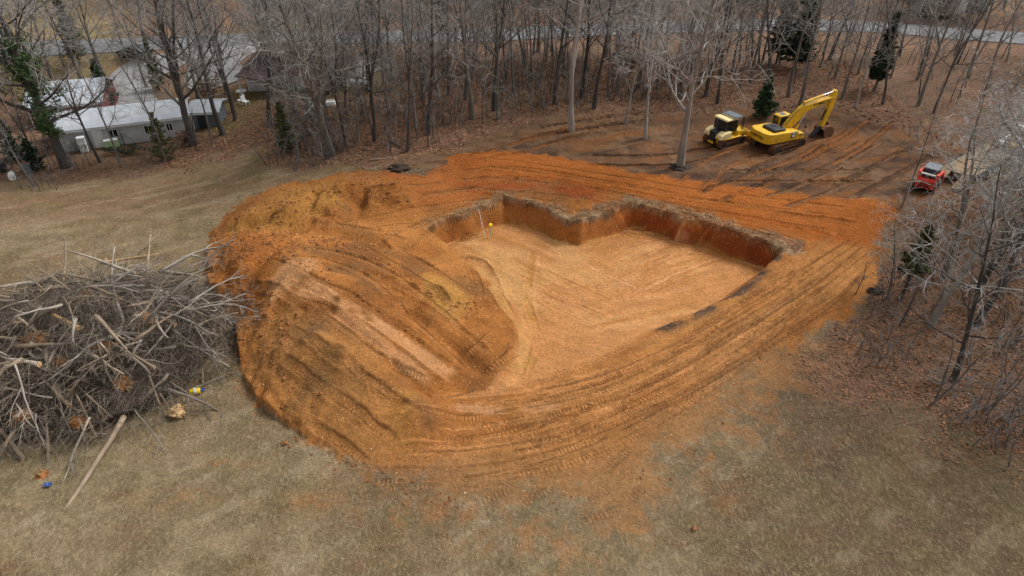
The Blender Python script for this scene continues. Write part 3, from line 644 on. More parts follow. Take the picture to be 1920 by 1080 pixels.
# ------------------------------------------------------------------ trees
def rot_about(v, ax, a): return Matrix.Rotation(a, 3, ax) @ v
def grow_tree(seed, height=18, r0=.24, clear=.35, spread=1.0, fork=0, limbs=13, dens=1.0, droop=0.0, lean=0.0, twig=.015, updir=.5):
    """bare broadleaf tree -> (trunk MB with limbs, crown MB of branches and twigs)"""
    rg = random.Random(seed); T, K = MB(), MB()
    def path(p, d, ln, n, wander, up):
        out = [p.copy()]
        for i in range(n):
            d = (d+Vector((rg.gauss(0, wander), rg.gauss(0, wander), rg.gauss(0, wander)*.7+up))).normalized()
            p = p+d*(ln/n); out.append(p.copy())
        return out
    def at(pl, t):
        f = t*(len(pl)-1); i = min(int(f), len(pl)-2); q = f-i
        return pl[i].lerp(pl[i+1], q), (pl[i+1]-pl[i]).normalized()
    def side(d, ang, az):
        a = d.orthogonal().normalized(); a = rot_about(a, d, az); return (d*math.cos(ang)+a*math.sin(ang)).normalized()
    def child(pl, r, ln, level, az):
        n = (0, 7, 5, 3, 2)[level]; sides = (8, 5, 4, 3, 3)[level]
        rad = [max(r*(1-.75*i/n), twig*.45) for i in range(n+1)]
        (T if level <= 1 else K).tube(pl, rad, sides, cap=False)
        if level >= 4: return
        cnt = {1: max(4, int(ln*1.5*dens)), 2: max(3, int(ln*2.2*dens)), 3: max(2, int(ln*3.0*dens))}[level]
        cnt = min(cnt, {1: 9, 2: 7, 3: 5}[level]+int(2*dens))
        for k in range(cnt):
            t = (.22+.78*(k+rg.random()*.8)/cnt); t = min(t, .99)
            p, d = at(pl, t); az2 = az+k*2.4+rg.uniform(-.6, .6)
            l2 = ln*(1-.55*t)*{1: .52, 2: .58, 3: .62}[level]*rg.uniform(.7, 1.25)
            if l2 < .15: continue
            dd = side(d, R(rg.uniform(28, 62)), az2); dd.z -= droop*rg.random(); dd.normalize()
            rr = max(r*(1-.75*t)*.62, twig*(1.5 if level == 1 else 1.0)); nn = (0, 7, 5, 3, 2)[level+1]
            child(path(p, dd, l2, nn, .16, .045 if droop < .3 else -.02), rr, l2, level+1, az2)
    stems = []
    d0 = Vector((lean, 0, 1)).normalized()
    main = path(Vector((0, 0, -.3)), d0, height, 14, .045, .02)
    rad = [r0*(1.3 if i == 0 else (1.12 if i == 1 else 1-.88*(i/14)**.9)) for i in range(15)]
    T.tube(main, rad, 10, cap=False); stems.append((main, r0, height, clear))
    for k in range(fork):
        t = rg.uniform(.22, .42); p, d = at(main, t); dd = side(d, R(rg.uniform(14, 28)), rg.uniform(0, 6.28)); ln = height*(1-t)*rg.uniform(.8, .98)
        pl = path(p, dd, ln, 10, .07, .06); rr = r0*(1-.85*t)*.78
        T.tube(pl, [rr*(1-.86*i/10) for i in range(11)], 8, cap=False); stems.append((pl, rr, ln, .25))
    for (pl, r, ln, cb) in stems:
        nl = limbs if pl is main else int(limbs*.7)
        for k in range(nl):
            t = cb+(.98-cb)*((k+rg.random()*.7)/nl); p, d = at(pl, min(t, .98)); az = k*2.4+rg.uniform(-.5, .5)
            l2 = height*.36*spread*(1-.62*((t-cb)/(1-cb))**1.3)*rg.uniform(.6, 1.15)
            dd = side(d, R(rg.uniform(40, 72)), az); dd.z -= droop*.5
            rr = r*max(.16, (1-.88*t))*rg.uniform(.38, .6)
            child(path(p, dd.normalized(), l2, 7, .12, updir*.14-droop*.12), rr, l2, 1, az)
    return T, K
TREES = {}
def tree_proto(key, bark, twigm, **kw):
    T, K = grow_tree(**kw); TREES[key] = (T.mesh('trunk', M[bark], True), K.mesh('crown', M[twigm]))
tree_proto('w1', 'bark_mid', 'twig_mid', seed=1, height=19, r0=0.17, clear=0.24, limbs=17, spread=0.86, dens=1.15)
tree_proto('w2', 'bark_mid', 'twig_mid', seed=2, height=18, r0=0.14, clear=0.28, limbs=15, spread=0.75, dens=1.15)
tree_proto('w3', 'bark_dark', 'twig_mid', seed=3, height=20, r0=0.215, clear=0.25, limbs=16, spread=0.92, dens=1.1)
tree_proto('w4', 'bark_dark', 'twig_dark', seed=4, height=17, r0=0.16, clear=0.26, limbs=15, spread=0.8, fork=1, dens=1.1)
tree_proto('w5', 'bark_pale', 'twig_pale', seed=5, height=19, r0=0.155, clear=0.22, limbs=17, spread=0.86, dens=1.2)
tree_proto('w6', 'bark_mid', 'twig_pale', seed=6, height=20, r0=0.22, clear=0.22, limbs=17, spread=0.98, fork=1, dens=1.1)
tree_proto('big_pale', 'bark_pale', 'twig_pale', seed=17, height=21, r0=.30, clear=.24, limbs=20, spread=1.05, dens=1.0, updir=.7)
tree_proto('twin_pale', 'bark_pale', 'twig_pale', seed=18, height=20, r0=.25, clear=.42, limbs=13, spread=.7, fork=1, dens=.8)
tree_proto('open', 'bark_mid', 'twig_pale', seed=25, height=16, r0=.36, clear=.26, limbs=17, spread=1.25, fork=2, dens=1.1, droop=.12)
tree_proto('open2', 'bark_dark', 'twig_mid', seed=26, height=18, r0=.42, clear=.24, limbs=16, spread=1.2, fork=2, dens=1.0)
tree_proto('open3', 'bark_mid', 'twig_mid', seed=27, height=17, r0=.38, clear=.3, limbs=15, spread=1.1, fork=1, dens=1.0)
tree_proto('edge1', 'bark_mid', 'twig_white', seed=31, height=12, r0=.15, clear=.16, limbs=17, spread=1.15, dens=.9, droop=.22)
tree_proto('edge2', 'bark_dark', 'twig_mid', seed=32, height=13, r0=.16, clear=.2, limbs=16, spread=1.05, dens=.85, droop=.12)
tree_proto('edge3', 'bark_pale', 'twig_white', seed=33, height=14, r0=.17, clear=.14, limbs=18, spread=1.25, dens=.9, fork=1, droop=.18)
tree_proto('giant', 'bark_pale', 'twig_white', seed=41, height=17, r0=.24, clear=.10, limbs=20, spread=1.35, dens=.85, updir=.2, twig=.013)
tree_proto('giant2', 'bark_mid', 'twig_white', seed=42, height=16, r0=.22, clear=.14, limbs=18, spread=1.3, dens=.85, updir=.2, fork=1, twig=.013)
def sapling_proto(key, bark, twigm, seed, hgt, n):
    rg = random.Random(seed); T, K = MB(), MB()
    for s in range(n):
        p = Vector((rg.uniform(-.15, .15)*n, rg.uniform(-.15, .15)*n, -.1)); d = Vector((rg.gauss(0, .14), rg.gauss(0, .14), 1)).normalized(); hh = hgt*rg.uniform(.6, 1)
        pl = [p.copy()]
        for i in range(7):
            d = (d+Vector((rg.gauss(0, .08), rg.gauss(0, .08), .03))).normalized(); p = p+d*hh/7; pl.append(p.copy())
        T.tube(pl, [max(.010, (.010+.009*hgt)*(1-.75*i/7)) for i in range(8)], 5, cap=False)
        for k in range(int(9*hh/4)+4):
            i = rg.uniform(1.6, 6.9); q = pl[int(i)].lerp(pl[int(i)+1], i-int(i)); a = rg.uniform(0, 6.28); ln = hh*.22*rg.uniform(.5, 1.2)
            e = Vector((math.cos(a), math.sin(a), rg.uniform(.3, 1.0))).normalized(); m1 = q+e*ln*.5; m2 = m1+(e+Vector((rg.gauss(0, .3), rg.gauss(0, .3), .1)))*ln*.5
            K.tube([q, m1, m2], [.013, .010, .007], 3, cap=False)
            for _ in range(3):
                s0 = q.lerp(m2, rg.uniform(.3, .95)); K.tube([s0, s0+Vector((rg.gauss(0, .5), rg.gauss(0, .5), rg.uniform(0, .7)))*ln*.5], [.010, .006], 3, cap=False)
    TREES[key] = (T.mesh('trunk', M[bark], True), K.mesh('crown', M[twigm]))
for k, (b, t, hh, n) in enumerate([('bark_dark', 'twig_dark', 6, 1), ('bark_mid', 'twig_mid', 5, 1), ('bark_dark', 'twig_mid', 4, 2), ('bark_mid', 'twig_mid', 5, 2), ('bark_mid', 'twig_mid', 2.6, 7), ('bark_dark', 'twig_dark', 2.0, 9), ('bark_dark', 'twig_brown', 1.6, 8), ('bark_dark', 'twig_brown', 2.8, 7)]):
    sapling_proto('s%d' % k, b, t, 50+k, hh, n)
TREE_POS = []
def put_tree(key, loc, rz, scale=1.0, tilt=(0, 0), label=None, group=None, name='bare_tree', cat='tree'):
    o = thing(name, label, cat, (loc[0], loc[1], loc[2]), rz, group, scale); 
    o.rotation_euler = (tilt[1], tilt[0], rz)                       # tilt[0] leans towards +x, tilt[1] away
    for nm, me in zip(('trunk', 'crown'), TREES[key]): link(nm, me, o)
    TREE_POS.append((loc[0], loc[1])); return o
# the trees one can single out
NAMED = [ # px, py, proto, rot, scale, lean, label
 (125,313,'open2',.3,1.02,-.06,'massive dark ivy covered tree at the end of the white roofed long house'),
 (188,304,'w4',1.2,.8,-.12,'thin dark tree leaning left just right of the ivy covered tree'),
 (363,272,'open2',2.2,.92,-.10,'large dark forked tree at the right end of the long white house'),
 (418,252,'w3',.5,1.1,-.12,'stout dark trunk leaning left beyond the right end of the long house'),
 (441,226,'w3',4.0,.8,-.06,'dark straight tree behind the stout leaning trunk near the moss patch'),
 (622,292,'open',1.9,1.02,-.16,'wide spreading grey tree with pale drooping limbs at the lawn corner'),
 (672,262,'w2',.2,.75,-.05,'thin grey tree between spreading tree and the crooked leaning tree'),
 (763,284,'w4',2.8,.95,-.2,'crooked dark tree leaning left at the wood edge behind the spoil heap'),
 (885,222,'w6',.9,1.05,-.13,'tall forked tree leaning left at the wood edge with pale upper trunk'),
 (935,223,'w1',3.3,.95,.0,'straight pale tree standing right of the forked leaning tree'),
 (1040,196,'w3',.4,.85,.0,'dark straight tree left of the pale twin trunk'),
 (1072,244,'twin_pale',2.2,1.05,.02,'pale twin trunk tree standing on scraped earth above the clay pad'),
 (1113,204,'w3',5.0,.95,.01,'dark straight trunk right of the pale twin trunk tree'),
 (1172,231,'w5',2.0,.8,.02,'slim pale tree right of the dark straight trunk on scraped earth'),
 (1210,259,'w5',4.4,.95,.04,'slim pale tree left of the big pale lone tree'),
 (1275,313,'big_pale',1.0,1.0,.03,'big pale lone tree with wide bare limbs at the clay pad edge'),
 (1345,195,'w3',1.3,.8,.0,'short looking dark trunk behind the bulldozer'),
 (1440,166,'w3',2.6,1.0,.08,'dark trunk standing behind the young pine beside the excavator'),
 (1500,196,'w1',3.9,1.05,.08,'grey tree leaning right directly behind the excavator boom'),
 (1578,186,'w2',1.1,.9,.06,'thin grey tree right of the raised excavator arm'),
 (1603,200,'w5',0.4,.75,.06,'slim pale tree second to the right of the excavator arm'),
 (1655,196,'w4',2.9,.9,.12,'dark leaning tree right of the cedar near the clearing'),
 (1745,612,'edge3',.6,1.05,.05,'pale many branched tree at the right wood edge nearest the pit'),
 (1788,712,'edge2',2.0,.95,.03,'dark straight trunk low on the right in leaf litter'),
 (1688,392,'w2',1.0,.62,.1,'slim grey tree just left of the red loader'),
 (1770,520,'edge1',3.1,1.1,.08,'pale twiggy tree in the middle of the right hand thicket'),
 (1960,760,'giant',.4,1.0,.03,'big pale tree whose long limbs reach in low at the right edge'),
 (2010,560,'giant2',1.4,1.0,.03,'big grey tree with long limbs at the middle of the right edge'),
 (1905,450,'giant',2.7,.95,.05,'big pale tree with long bare limbs behind the right hand thicket'),
 (1985,360,'giant2',3.9,1.0,.05,'big grey tree in front of the white truck'),
 (1800,405,'edge3',5.1,.8,.05,'low pale tree in front of the plank trailer'),
 (1832,548,'edge2',4.5,1.05,.08,'dark trunk behind the pale trees in the right hand thicket')]
for (px, py, key, rz, sc_, ln, lb) in NAMED:
    put_tree(key, G(px, py)-Vector((0, 0, .1)), rz, sc_, (ln, 0), lb, 'singled out bare trees' if False else None)
# the rest of the wood
rw = random.Random(77)
KEEP_OUT = [pts([(720,318),(860,285),(960,250),(1040,225),(1180,240),(1320,205),(1420,195),(1560,200),(1660,225),(1720,262),(1960,240),(1960,350),(1690,410),(850,300)]),
            pts([(150,330),(560,310),(500,250),(380,262),(100,290)])]
def free(X, Y, dmin):
    if any(float(sdf(np.array(X), np.array(Y), k)) > 0 for k in KEEP_OUT): return False
    return all((X-a)**2+(Y-b)**2 > dmin*dmin for a, b in TREE_POS)
def scatter(poly_px, n, dmin, keys, smin, smax, label, group, name='bare_tree', lean=.05, cat='tree', z=0):
    pp = pts(poly_px, z); x0, y0, x1, y1 = pp[:, 0].min(), pp[:, 1].min(), pp[:, 0].max(), pp[:, 1].max(); c = 0
    for _ in range(n*60):
        X, Y = rw.uniform(x0, x1), rw.uniform(y0, y1)
        if float(sdf(np.array(X), np.array(Y), pp)) < 0 or not free(X, Y, dmin): continue
        ky = rw.choice(keys); u_ = 960+FPX*X/(Y*CP+CAM_H*SP)
        where = next((w for lim, w in ((560, 'at far left'), (760, 'above the spoil heap'), (940, 'above the back left of the pit'), (1070, 'left of the pale twin trunk'), (1280, 'left of the big pale tree'), (1440, 'around the bulldozer'), (1600, 'around the excavator boom'), (1760, 'above the red loader')) if u_ < lim), 'towards the right edge')
        lb = (KIND[ky]+label+', '+where) if label.startswith(' ') else label
        put_tree(ky, (X, Y, float(zat(np.array(X), np.array(Y)))-.1), rw.uniform(0, 6.28), rw.uniform(smin, smax), (rw.gauss(0, lean), rw.gauss(0, lean)), lb, group, name, cat); c += 1
        if c >= n: break
KIND = {'w1': 'grey tree', 'w2': 'slim grey tree', 'w3': 'stout dark tree', 'w4': 'forked dark tree', 'w5': 'slim pale tree', 'w6': 'forked grey tree', 'open3': 'broad grey tree', 'edge1': 'low twiggy grey tree', 'edge2': 'low dark tree', 'edge3': 'low pale forked tree',
  's0': 'single dark sapling', 's1': 'single grey sapling', 's2': 'pair of dark sapling stems', 's3': 'pair of grey sapling stems', 's4': 'grey many stemmed sapling', 's5': 'dark many stemmed sapling', 's6': 'brown twiggy shrub', 's7': 'tall brown twiggy shrub'}
MIX = ['w1', 'w2', 'w3', 'w4', 'w5', 'w6', 'w1', 'w2']
scatter([(560,290),(700,285),(800,255),(900,225),(1050,205),(1200,195),(1340,185),(1450,160),(1440,85),(900,92),(640,95),(570,150)], 120, 1.5, MIX, .55, 1.05, ' in the wood before the road', 'trees of the wood behind the pit')
scatter([(1440,190),(1700,215),(1920,235),(2100,250),(2200,95),(1850,85),(1620,68),(1430,66)], 46, 2.2, MIX, .65, 1.05, ' in the wood behind the machines', 'trees of the wood behind the machines')
scatter([(-300,30),(300,25),(800,20),(1300,14),(1900,25),(2400,50),(2400,18),(1300,-22),(600,-22),(-300,-12)], 80, 3.2, MIX+['open3'], .8, 1.15, ' on the bank beyond the road', 'trees beyond the road')
scatter([(260,130),(450,100),(640,95),(640,200),(470,245),(430,190),(330,160)], 12, 2.5, ['w1', 'w3', 'w6', 'open3'], .75, 1.0, ' near the brown roofed house', 'yard trees by the houses')
scatter([(-200,150),(250,150),(330,60),(-200,60)], 15, 3.0, ['open3', 'w6', 'w1', 'w3'], .8, 1.05, 'bare tree in the tan field behind the red building', 'trees in the field at upper left')
scatter([(-150,330),(60,330),(70,240),(-150,240)], 7, 2.0, ['w4', 'w2', 'edge2', 'edge1'], .6, .95, 'bare tree left of the ivy covered tree at the left edge', 'trees at the left edge')
scatter([(1840,360),(1765,470),(1810,640),(1900,830),(2300,900),(2500,500),(2100,330)], 18, 2.0, ['edge2', 'edge3', 'w5', 'w2', 'w1'], .8, 1.15, ' inside the right hand thicket', 'trees of the right hand thicket')
SAP = ['s0', 's1', 's2', 's3']
scatter([(530,315),(650,305),(780,290),(880,245),(960,235),(1060,215),(1200,205),(1300,190),(1300,110),(800,120),(600,190)], 190, .6, SAP, .6, 1.15, ' in leaf litter', 'saplings behind the pit', 'sapling', .06, 'sapling')
scatter([(1300,185),(1440,160),(1700,190),(1900,200),(1900,110),(1350,110)], 36, 1.0, SAP, .6, 1.2, ' behind the machines', 'saplings behind the machines', 'sapling', .08, 'sapling')
scatter([(1670,510),(1650,570),(1600,640),(1680,740),(1800,830),(2000,900),(2100,520),(1800,470)], 36, .8, SAP+['s4', 's5'], .7, 1.3, ' in the right hand thicket', 'saplings of the right hand thicket', 'sapling', .1, 'sapling')
scatter([(560,300),(700,290),(800,262),(900,232),(1050,210),(1200,200),(1300,185),(1300,110),(800,120),(600,180)], 90, .7, ['s6', 's7'], .7, 1.4, ' among the leaf litter', 'undergrowth behind the pit', 'twiggy_shrub', .08, 'shrub')
scatter([(1660,560),(1690,640),(1780,780),(1920,860),(2050,800),(2000,500),(1800,500)], 13, 1.0, ['edge1', 's3', 's4', 's1'], .42, .75, ' low in the right hand thicket', 'young trees of the right hand thicket', 'young_tree', .12)
scatter([(1850,350),(1900,330),(2000,340),(2000,420),(1820,430)], 7, 1.5, ['edge1', 'edge3'], .6, .9, ' beside the plank trailer', 'trees beside the trailer')
scatter([(60,290),(220,300),(340,285),(400,240),(300,215),(80,250)], 14, 1.2, ['s0', 's1', 's2', 's4', 'w2'], .6, 1.0, ' in front of the long house', 'young trees by the long house', 'young_tree', .08)
scatter([(505,310),(560,320),(640,310),(600,220),(530,200)], 26, .6, ['s4', 's3', 's5'], .8, 1.5, 'grey twiggy thicket shrub at the lawn corner under the spreading tree', 'shrubs under the spreading tree', 'twiggy_shrub', .1, 'shrub')
scatter([(-100,340),(90,330),(110,280),(60,230),(-100,230)], 18, .7, ['s4', 's5', 's2'], .9, 1.6, 'twiggy shrub beside the junk at the left edge', 'shrubs at the left edge', 'twiggy_shrub', .1, 'shrub')

# foliage
def leaves(mb, c, rad, n, size, rg, flat=1.0):
    for _ in range(n):
        v = Vector((rg.gauss(0, 1), rg.gauss(0, 1), rg.gauss(0, 1)*flat)); v = v.normalized()*rg.random()**.4
        p = Vector(c)+Vector((v.x*rad[0], v.y*rad[1], v.z*rad[2])); a = Vector((rg.gauss(0, 1), rg.gauss(0, 1), rg.gauss(0, .6))).normalized(); b = a.orthogonal().normalized(); s = size*rg.uniform(.6, 1.4)
        b = rot_about(b, a, rg.uniform(0, 6.28)); mb.add([p-a*s, p+b*s*.45, p+a*s, p-b*s*.45+a.cross(b)*s*.2], [(0, 1, 2), (0, 2, 3)])
def pine(name, loc, hgt, seed, label, wid=.33, start=.06, fol='needle', dens=1.0, bark='bark_dark', group=None):
    rg = random.Random(seed); o = thing(name, label, 'tree', loc, 0, group); T, K = MB(), MB()
    T.tube([(0, 0, -.2), (rg.gauss(0, .03)*hgt*.3, 0, hgt*.5), (0, 0, hgt)], [.02*hgt**.75+.02, .014*hgt**.75+.01, .012], 7, cap=False)
    n = int(11*hgt**.55*dens)
    for k in range(n):
        t = start+(1-start)*(k+rg.random()*.6)/n; z = t*hgt; ln = max(.12, hgt*wid*(1-t)**.75*rg.uniform(.55, 1.2))
        for q in range(4):
            a = k*1.3+q*1.57+rg.uniform(-.4, .4); l2 = ln*rg.uniform(.6, 1.1); d = Vector((math.cos(a), math.sin(a), rg.uniform(.0, .5))); e = Vector((0, 0, z))+d*l2
            T.tube([(0, 0, z), Vector((0, 0, z))+d*l2*.6, e], [.022, .015, .008], 3, cap=False)
            for w in (.45, .7, .95):
                leaves(K, Vector((0, 0, z))+d*l2*w, (l2*.2+.06,)*2+(l2*.13+.05,), int(13*dens), .09+.012*hgt, rg)
    T.build('trunk', M[bark], o, smooth=True); K.build('crown', M[fol], o); TREE_POS.append((loc[0], loc[1])); return o
pine('young_pine', G(1428,222), 4.4, 1, 'young green pine standing directly behind the excavator', .30, .05, dens=1.2)
pine('cedar_tree', G(1638,172), 8.0, 2, 'dark columnar cedar right of the excavator arm near the road', .2, .16, 'cedar', 1.3)
pine('cedar_tree', G(1490,130), 11.0, 3, 'tall dark evergreen rising behind the dark trunk and young pine', .2, .1, 'cedar', 1.2)
pine('cedar_tree', G(1455,120), 10.0, 13, 'dark evergreen left of the tall dark evergreen behind the excavator', .2, .12, 'cedar', 1.1)
pine('cedar_tree', G(540,285), 4.6, 4, 'olive green cedar under the spreading tree at the lawn corner', .28, .05, 'olive', .7)
pine('pine_tree', G(1690,560), 5.2, 5, 'thin green pine at the right wood edge beside the pit', .27, .35, 'olive', .8)
pine('pine_tree', G(830,92), 7.0, 6, 'small evergreen by the road above the crooked tree', .2, .3, 'cedar', .9)
pine('cedar_tree', G(310,300), 4.6, 7, 'olive brown cedar in front of the right half of the long house', .34, .02, 'olive', .6)
pine('cedar_tree', G(150,120), 8.0, 8, 'loose olive green cedar behind the red walled building', .26, .1, 'olive', .7)
pine('cedar_tree', G(300,170), 6.0, 9, 'olive cedar beside the gravel drive', .2, .1, 'olive', .8)
pine('cedar_tree', G(30,300), 4.0, 10, 'dark green shrubby cedar at the left edge', .35, .02, 'cedar', .9)
pine('cedar_tree', G(70,318), 3.0, 11, 'low green cedar beside the junk at the left edge', .4, .02, 'cedar', .9)
def shrub(name, loc, rad, fol, n, size, label, seed):
    rg = random.Random(seed); o = thing(name, label, 'shrub', loc); T, K = MB(), MB()
    for k in range(9):
        a = rg.uniform(0, 6.28); e = Vector((math.cos(a)*rad[0]*.7, math.sin(a)*rad[1]*.7, rad[2]*rg.uniform(.9, 1.7))); T.tube([(0, 0, -.05), e*.5+Vector((0, 0, .1)), e], [.03, .02, .008], 4, cap=False)
        leaves(K, e*.85, (rad[0]*.45, rad[1]*.45, rad[2]*.5), n//9, size, rg)
    T.build('stem', M['bark_dark'], o); K.build('foliage', M[fol], o)
pine('pine_tree', G(205,205), 5.5, 21, 'loose green pine at the right end of the red building', .26, .1, 'needle', .9)
pine('pine_tree', G(100,262), 5.0, 22, 'small green pine between the red building and the long house', .22, .2, 'needle', .8)
shrub('leafy_shrub', G(400,190), (1.6, 1.6, 1.6), 'russet', 900, .13, 'russet leaved shrub beside the right end of the long house', 1)
shrub('leafy_shrub', G(240,288), (2.2, .8, .45), 'cedar', 700, .10, 'low dark hedge in front of the long white house', 2)
shrub('leafy_shrub', G(180,205), (2.0, 1.2, 1.2), 'olive', 800, .13, 'yellow green shrub behind the roof of the long house', 3)
shrub('leafy_shrub', G(1180,140), (1.4, 1.4, 1.4), 'russet', 500, .13, 'orange brown leafed young beech in the wood right of the pale twin trunk', 4)
shrub('leafy_shrub', G(350,268), (1.0, 1.0, .7), 'russet', 500, .12, 'russet shrub at the foot of the large forked tree', 5)
# ivy on the massive left tree
ivy_at = G(125, 313); rg = random.Random(9); K = MB()
for k in range(90):
    t = rg.random(); z = 3.0+t*8.5; sp_ = .5+1.0*math.sin(t*3.0); leaves(K, (-.06*z+rg.gauss(0, sp_*.55)+.5*t, rg.gauss(0, sp_*.5), z), (.6, .6, .55), 60, .13, rg)
iv = K.build('ivy', M['ivy']); iv.location = ivy_at; tag(iv, 'bright green ivy climbing the massive tree on the left', 'ivy')
# ------------------------------------------------------------------ machines
def text(body, size, m, parent, mtx, name='lettering', ext=.004, shear=0.0, bold=0.012):
    cu = bpy.data.curves.new(name, 'FONT'); cu.body = body; cu.size = size; cu.extrude = ext; cu.align_x = 'CENTER'; cu.align_y = 'CENTER'; cu.shear = shear; cu.offset = bold*size
    t = bpy.data.objects.new('t', cu); COL.objects.link(t); dg = bpy.context.evaluated_depsgraph_get()
    me = bpy.data.meshes.new_from_object(t.evaluated_get(dg)); bpy.data.objects.remove(t); me.name = name
    me.materials.clear(); me.materials.append(m); o = link(name, me, parent); o.matrix_local = mtx; return o
def frame(o, xax, yax):
    xax, yax = Vector(xax).normalized(), Vector(yax).normalized(); z = xax.cross(yax).normalized(); yax = z.cross(xax)
    m = Matrix((xax, yax, z)).transposed().to_4x4(); m.translation = Vector(o); return m
def crawler(parent, y0, y1, length, hgt, n, rollers=5):
    """one crawler track with its frame, sprocket, idler and rollers"""
    r = hgt/2; half = length/2-r; per = 4*half+2*math.pi*r; mb = MB(); yc = (y0+y1)/2; w = (y1-y0)
    for k in range(n):
        s = per*k/n
        if s < 2*half: p, a = (-half+s, hgt), 0
        elif s < 2*half+math.pi*r: q = (s-2*half)/r; p, a = (half+r*math.sin(q), r+r*math.cos(q)), -q
        elif s < 4*half+math.pi*r: p, a = (half-(s-2*half-math.pi*r), 0), math.pi
        else: q = (s-4*half-math.pi*r)/r; p, a = (-half-r*math.sin(q), r-r*math.cos(q)), math.pi-q
        l = per/n*.47; c, sn = math.cos(a), math.sin(a)
        def pt(u, v, yy): return (p[0]+u*c-v*sn, yy, p[1]+u*sn+v*c)
        for (u0, u1, v0, v1) in ((-l, l, -.06, 0), (-l*.2, l*.2, 0, .045)):
            v = [pt(u0, v0, y0), pt(u1, v0, y0), pt(u1, v0, y1), pt(u0, v0, y1), pt(u0, v1, y0), pt(u1, v1, y0), pt(u1, v1, y1), pt(u0, v1, y1)]
            mb.add(v, [(0,3,2,1),(4,5,6,7),(0,1,5,4),(1,2,6,5),(2,3,7,6),(3,0,4,7)])
    t = mb.build('track', M['rust_track'], parent)
    MB().box(-half, half, yc-w*.3, yc+w*.3, r*.55, r*1.45).build('track_frame', M['rust'], t, .03)
    MB().cyl((-half, yc-w*.36, r), (-half, yc+w*.36, r), r*.82, 18).build('sprocket', M['gunmetal'], t, .02)
    MB().cyl((half, yc-w*.36, r), (half, yc+w*.36, r), r*.8, 18).build('idler', M['gunmetal'], t, .02)
    for k in range(rollers):
        X = -half*.8+1.6*half*k/(rollers-1); MB().cyl((X, yc-w*.34, r*.32), (X, yc+w*.34, r*.32), r*.25, 10).build('roller', M['gunmetal'], t)
    return t

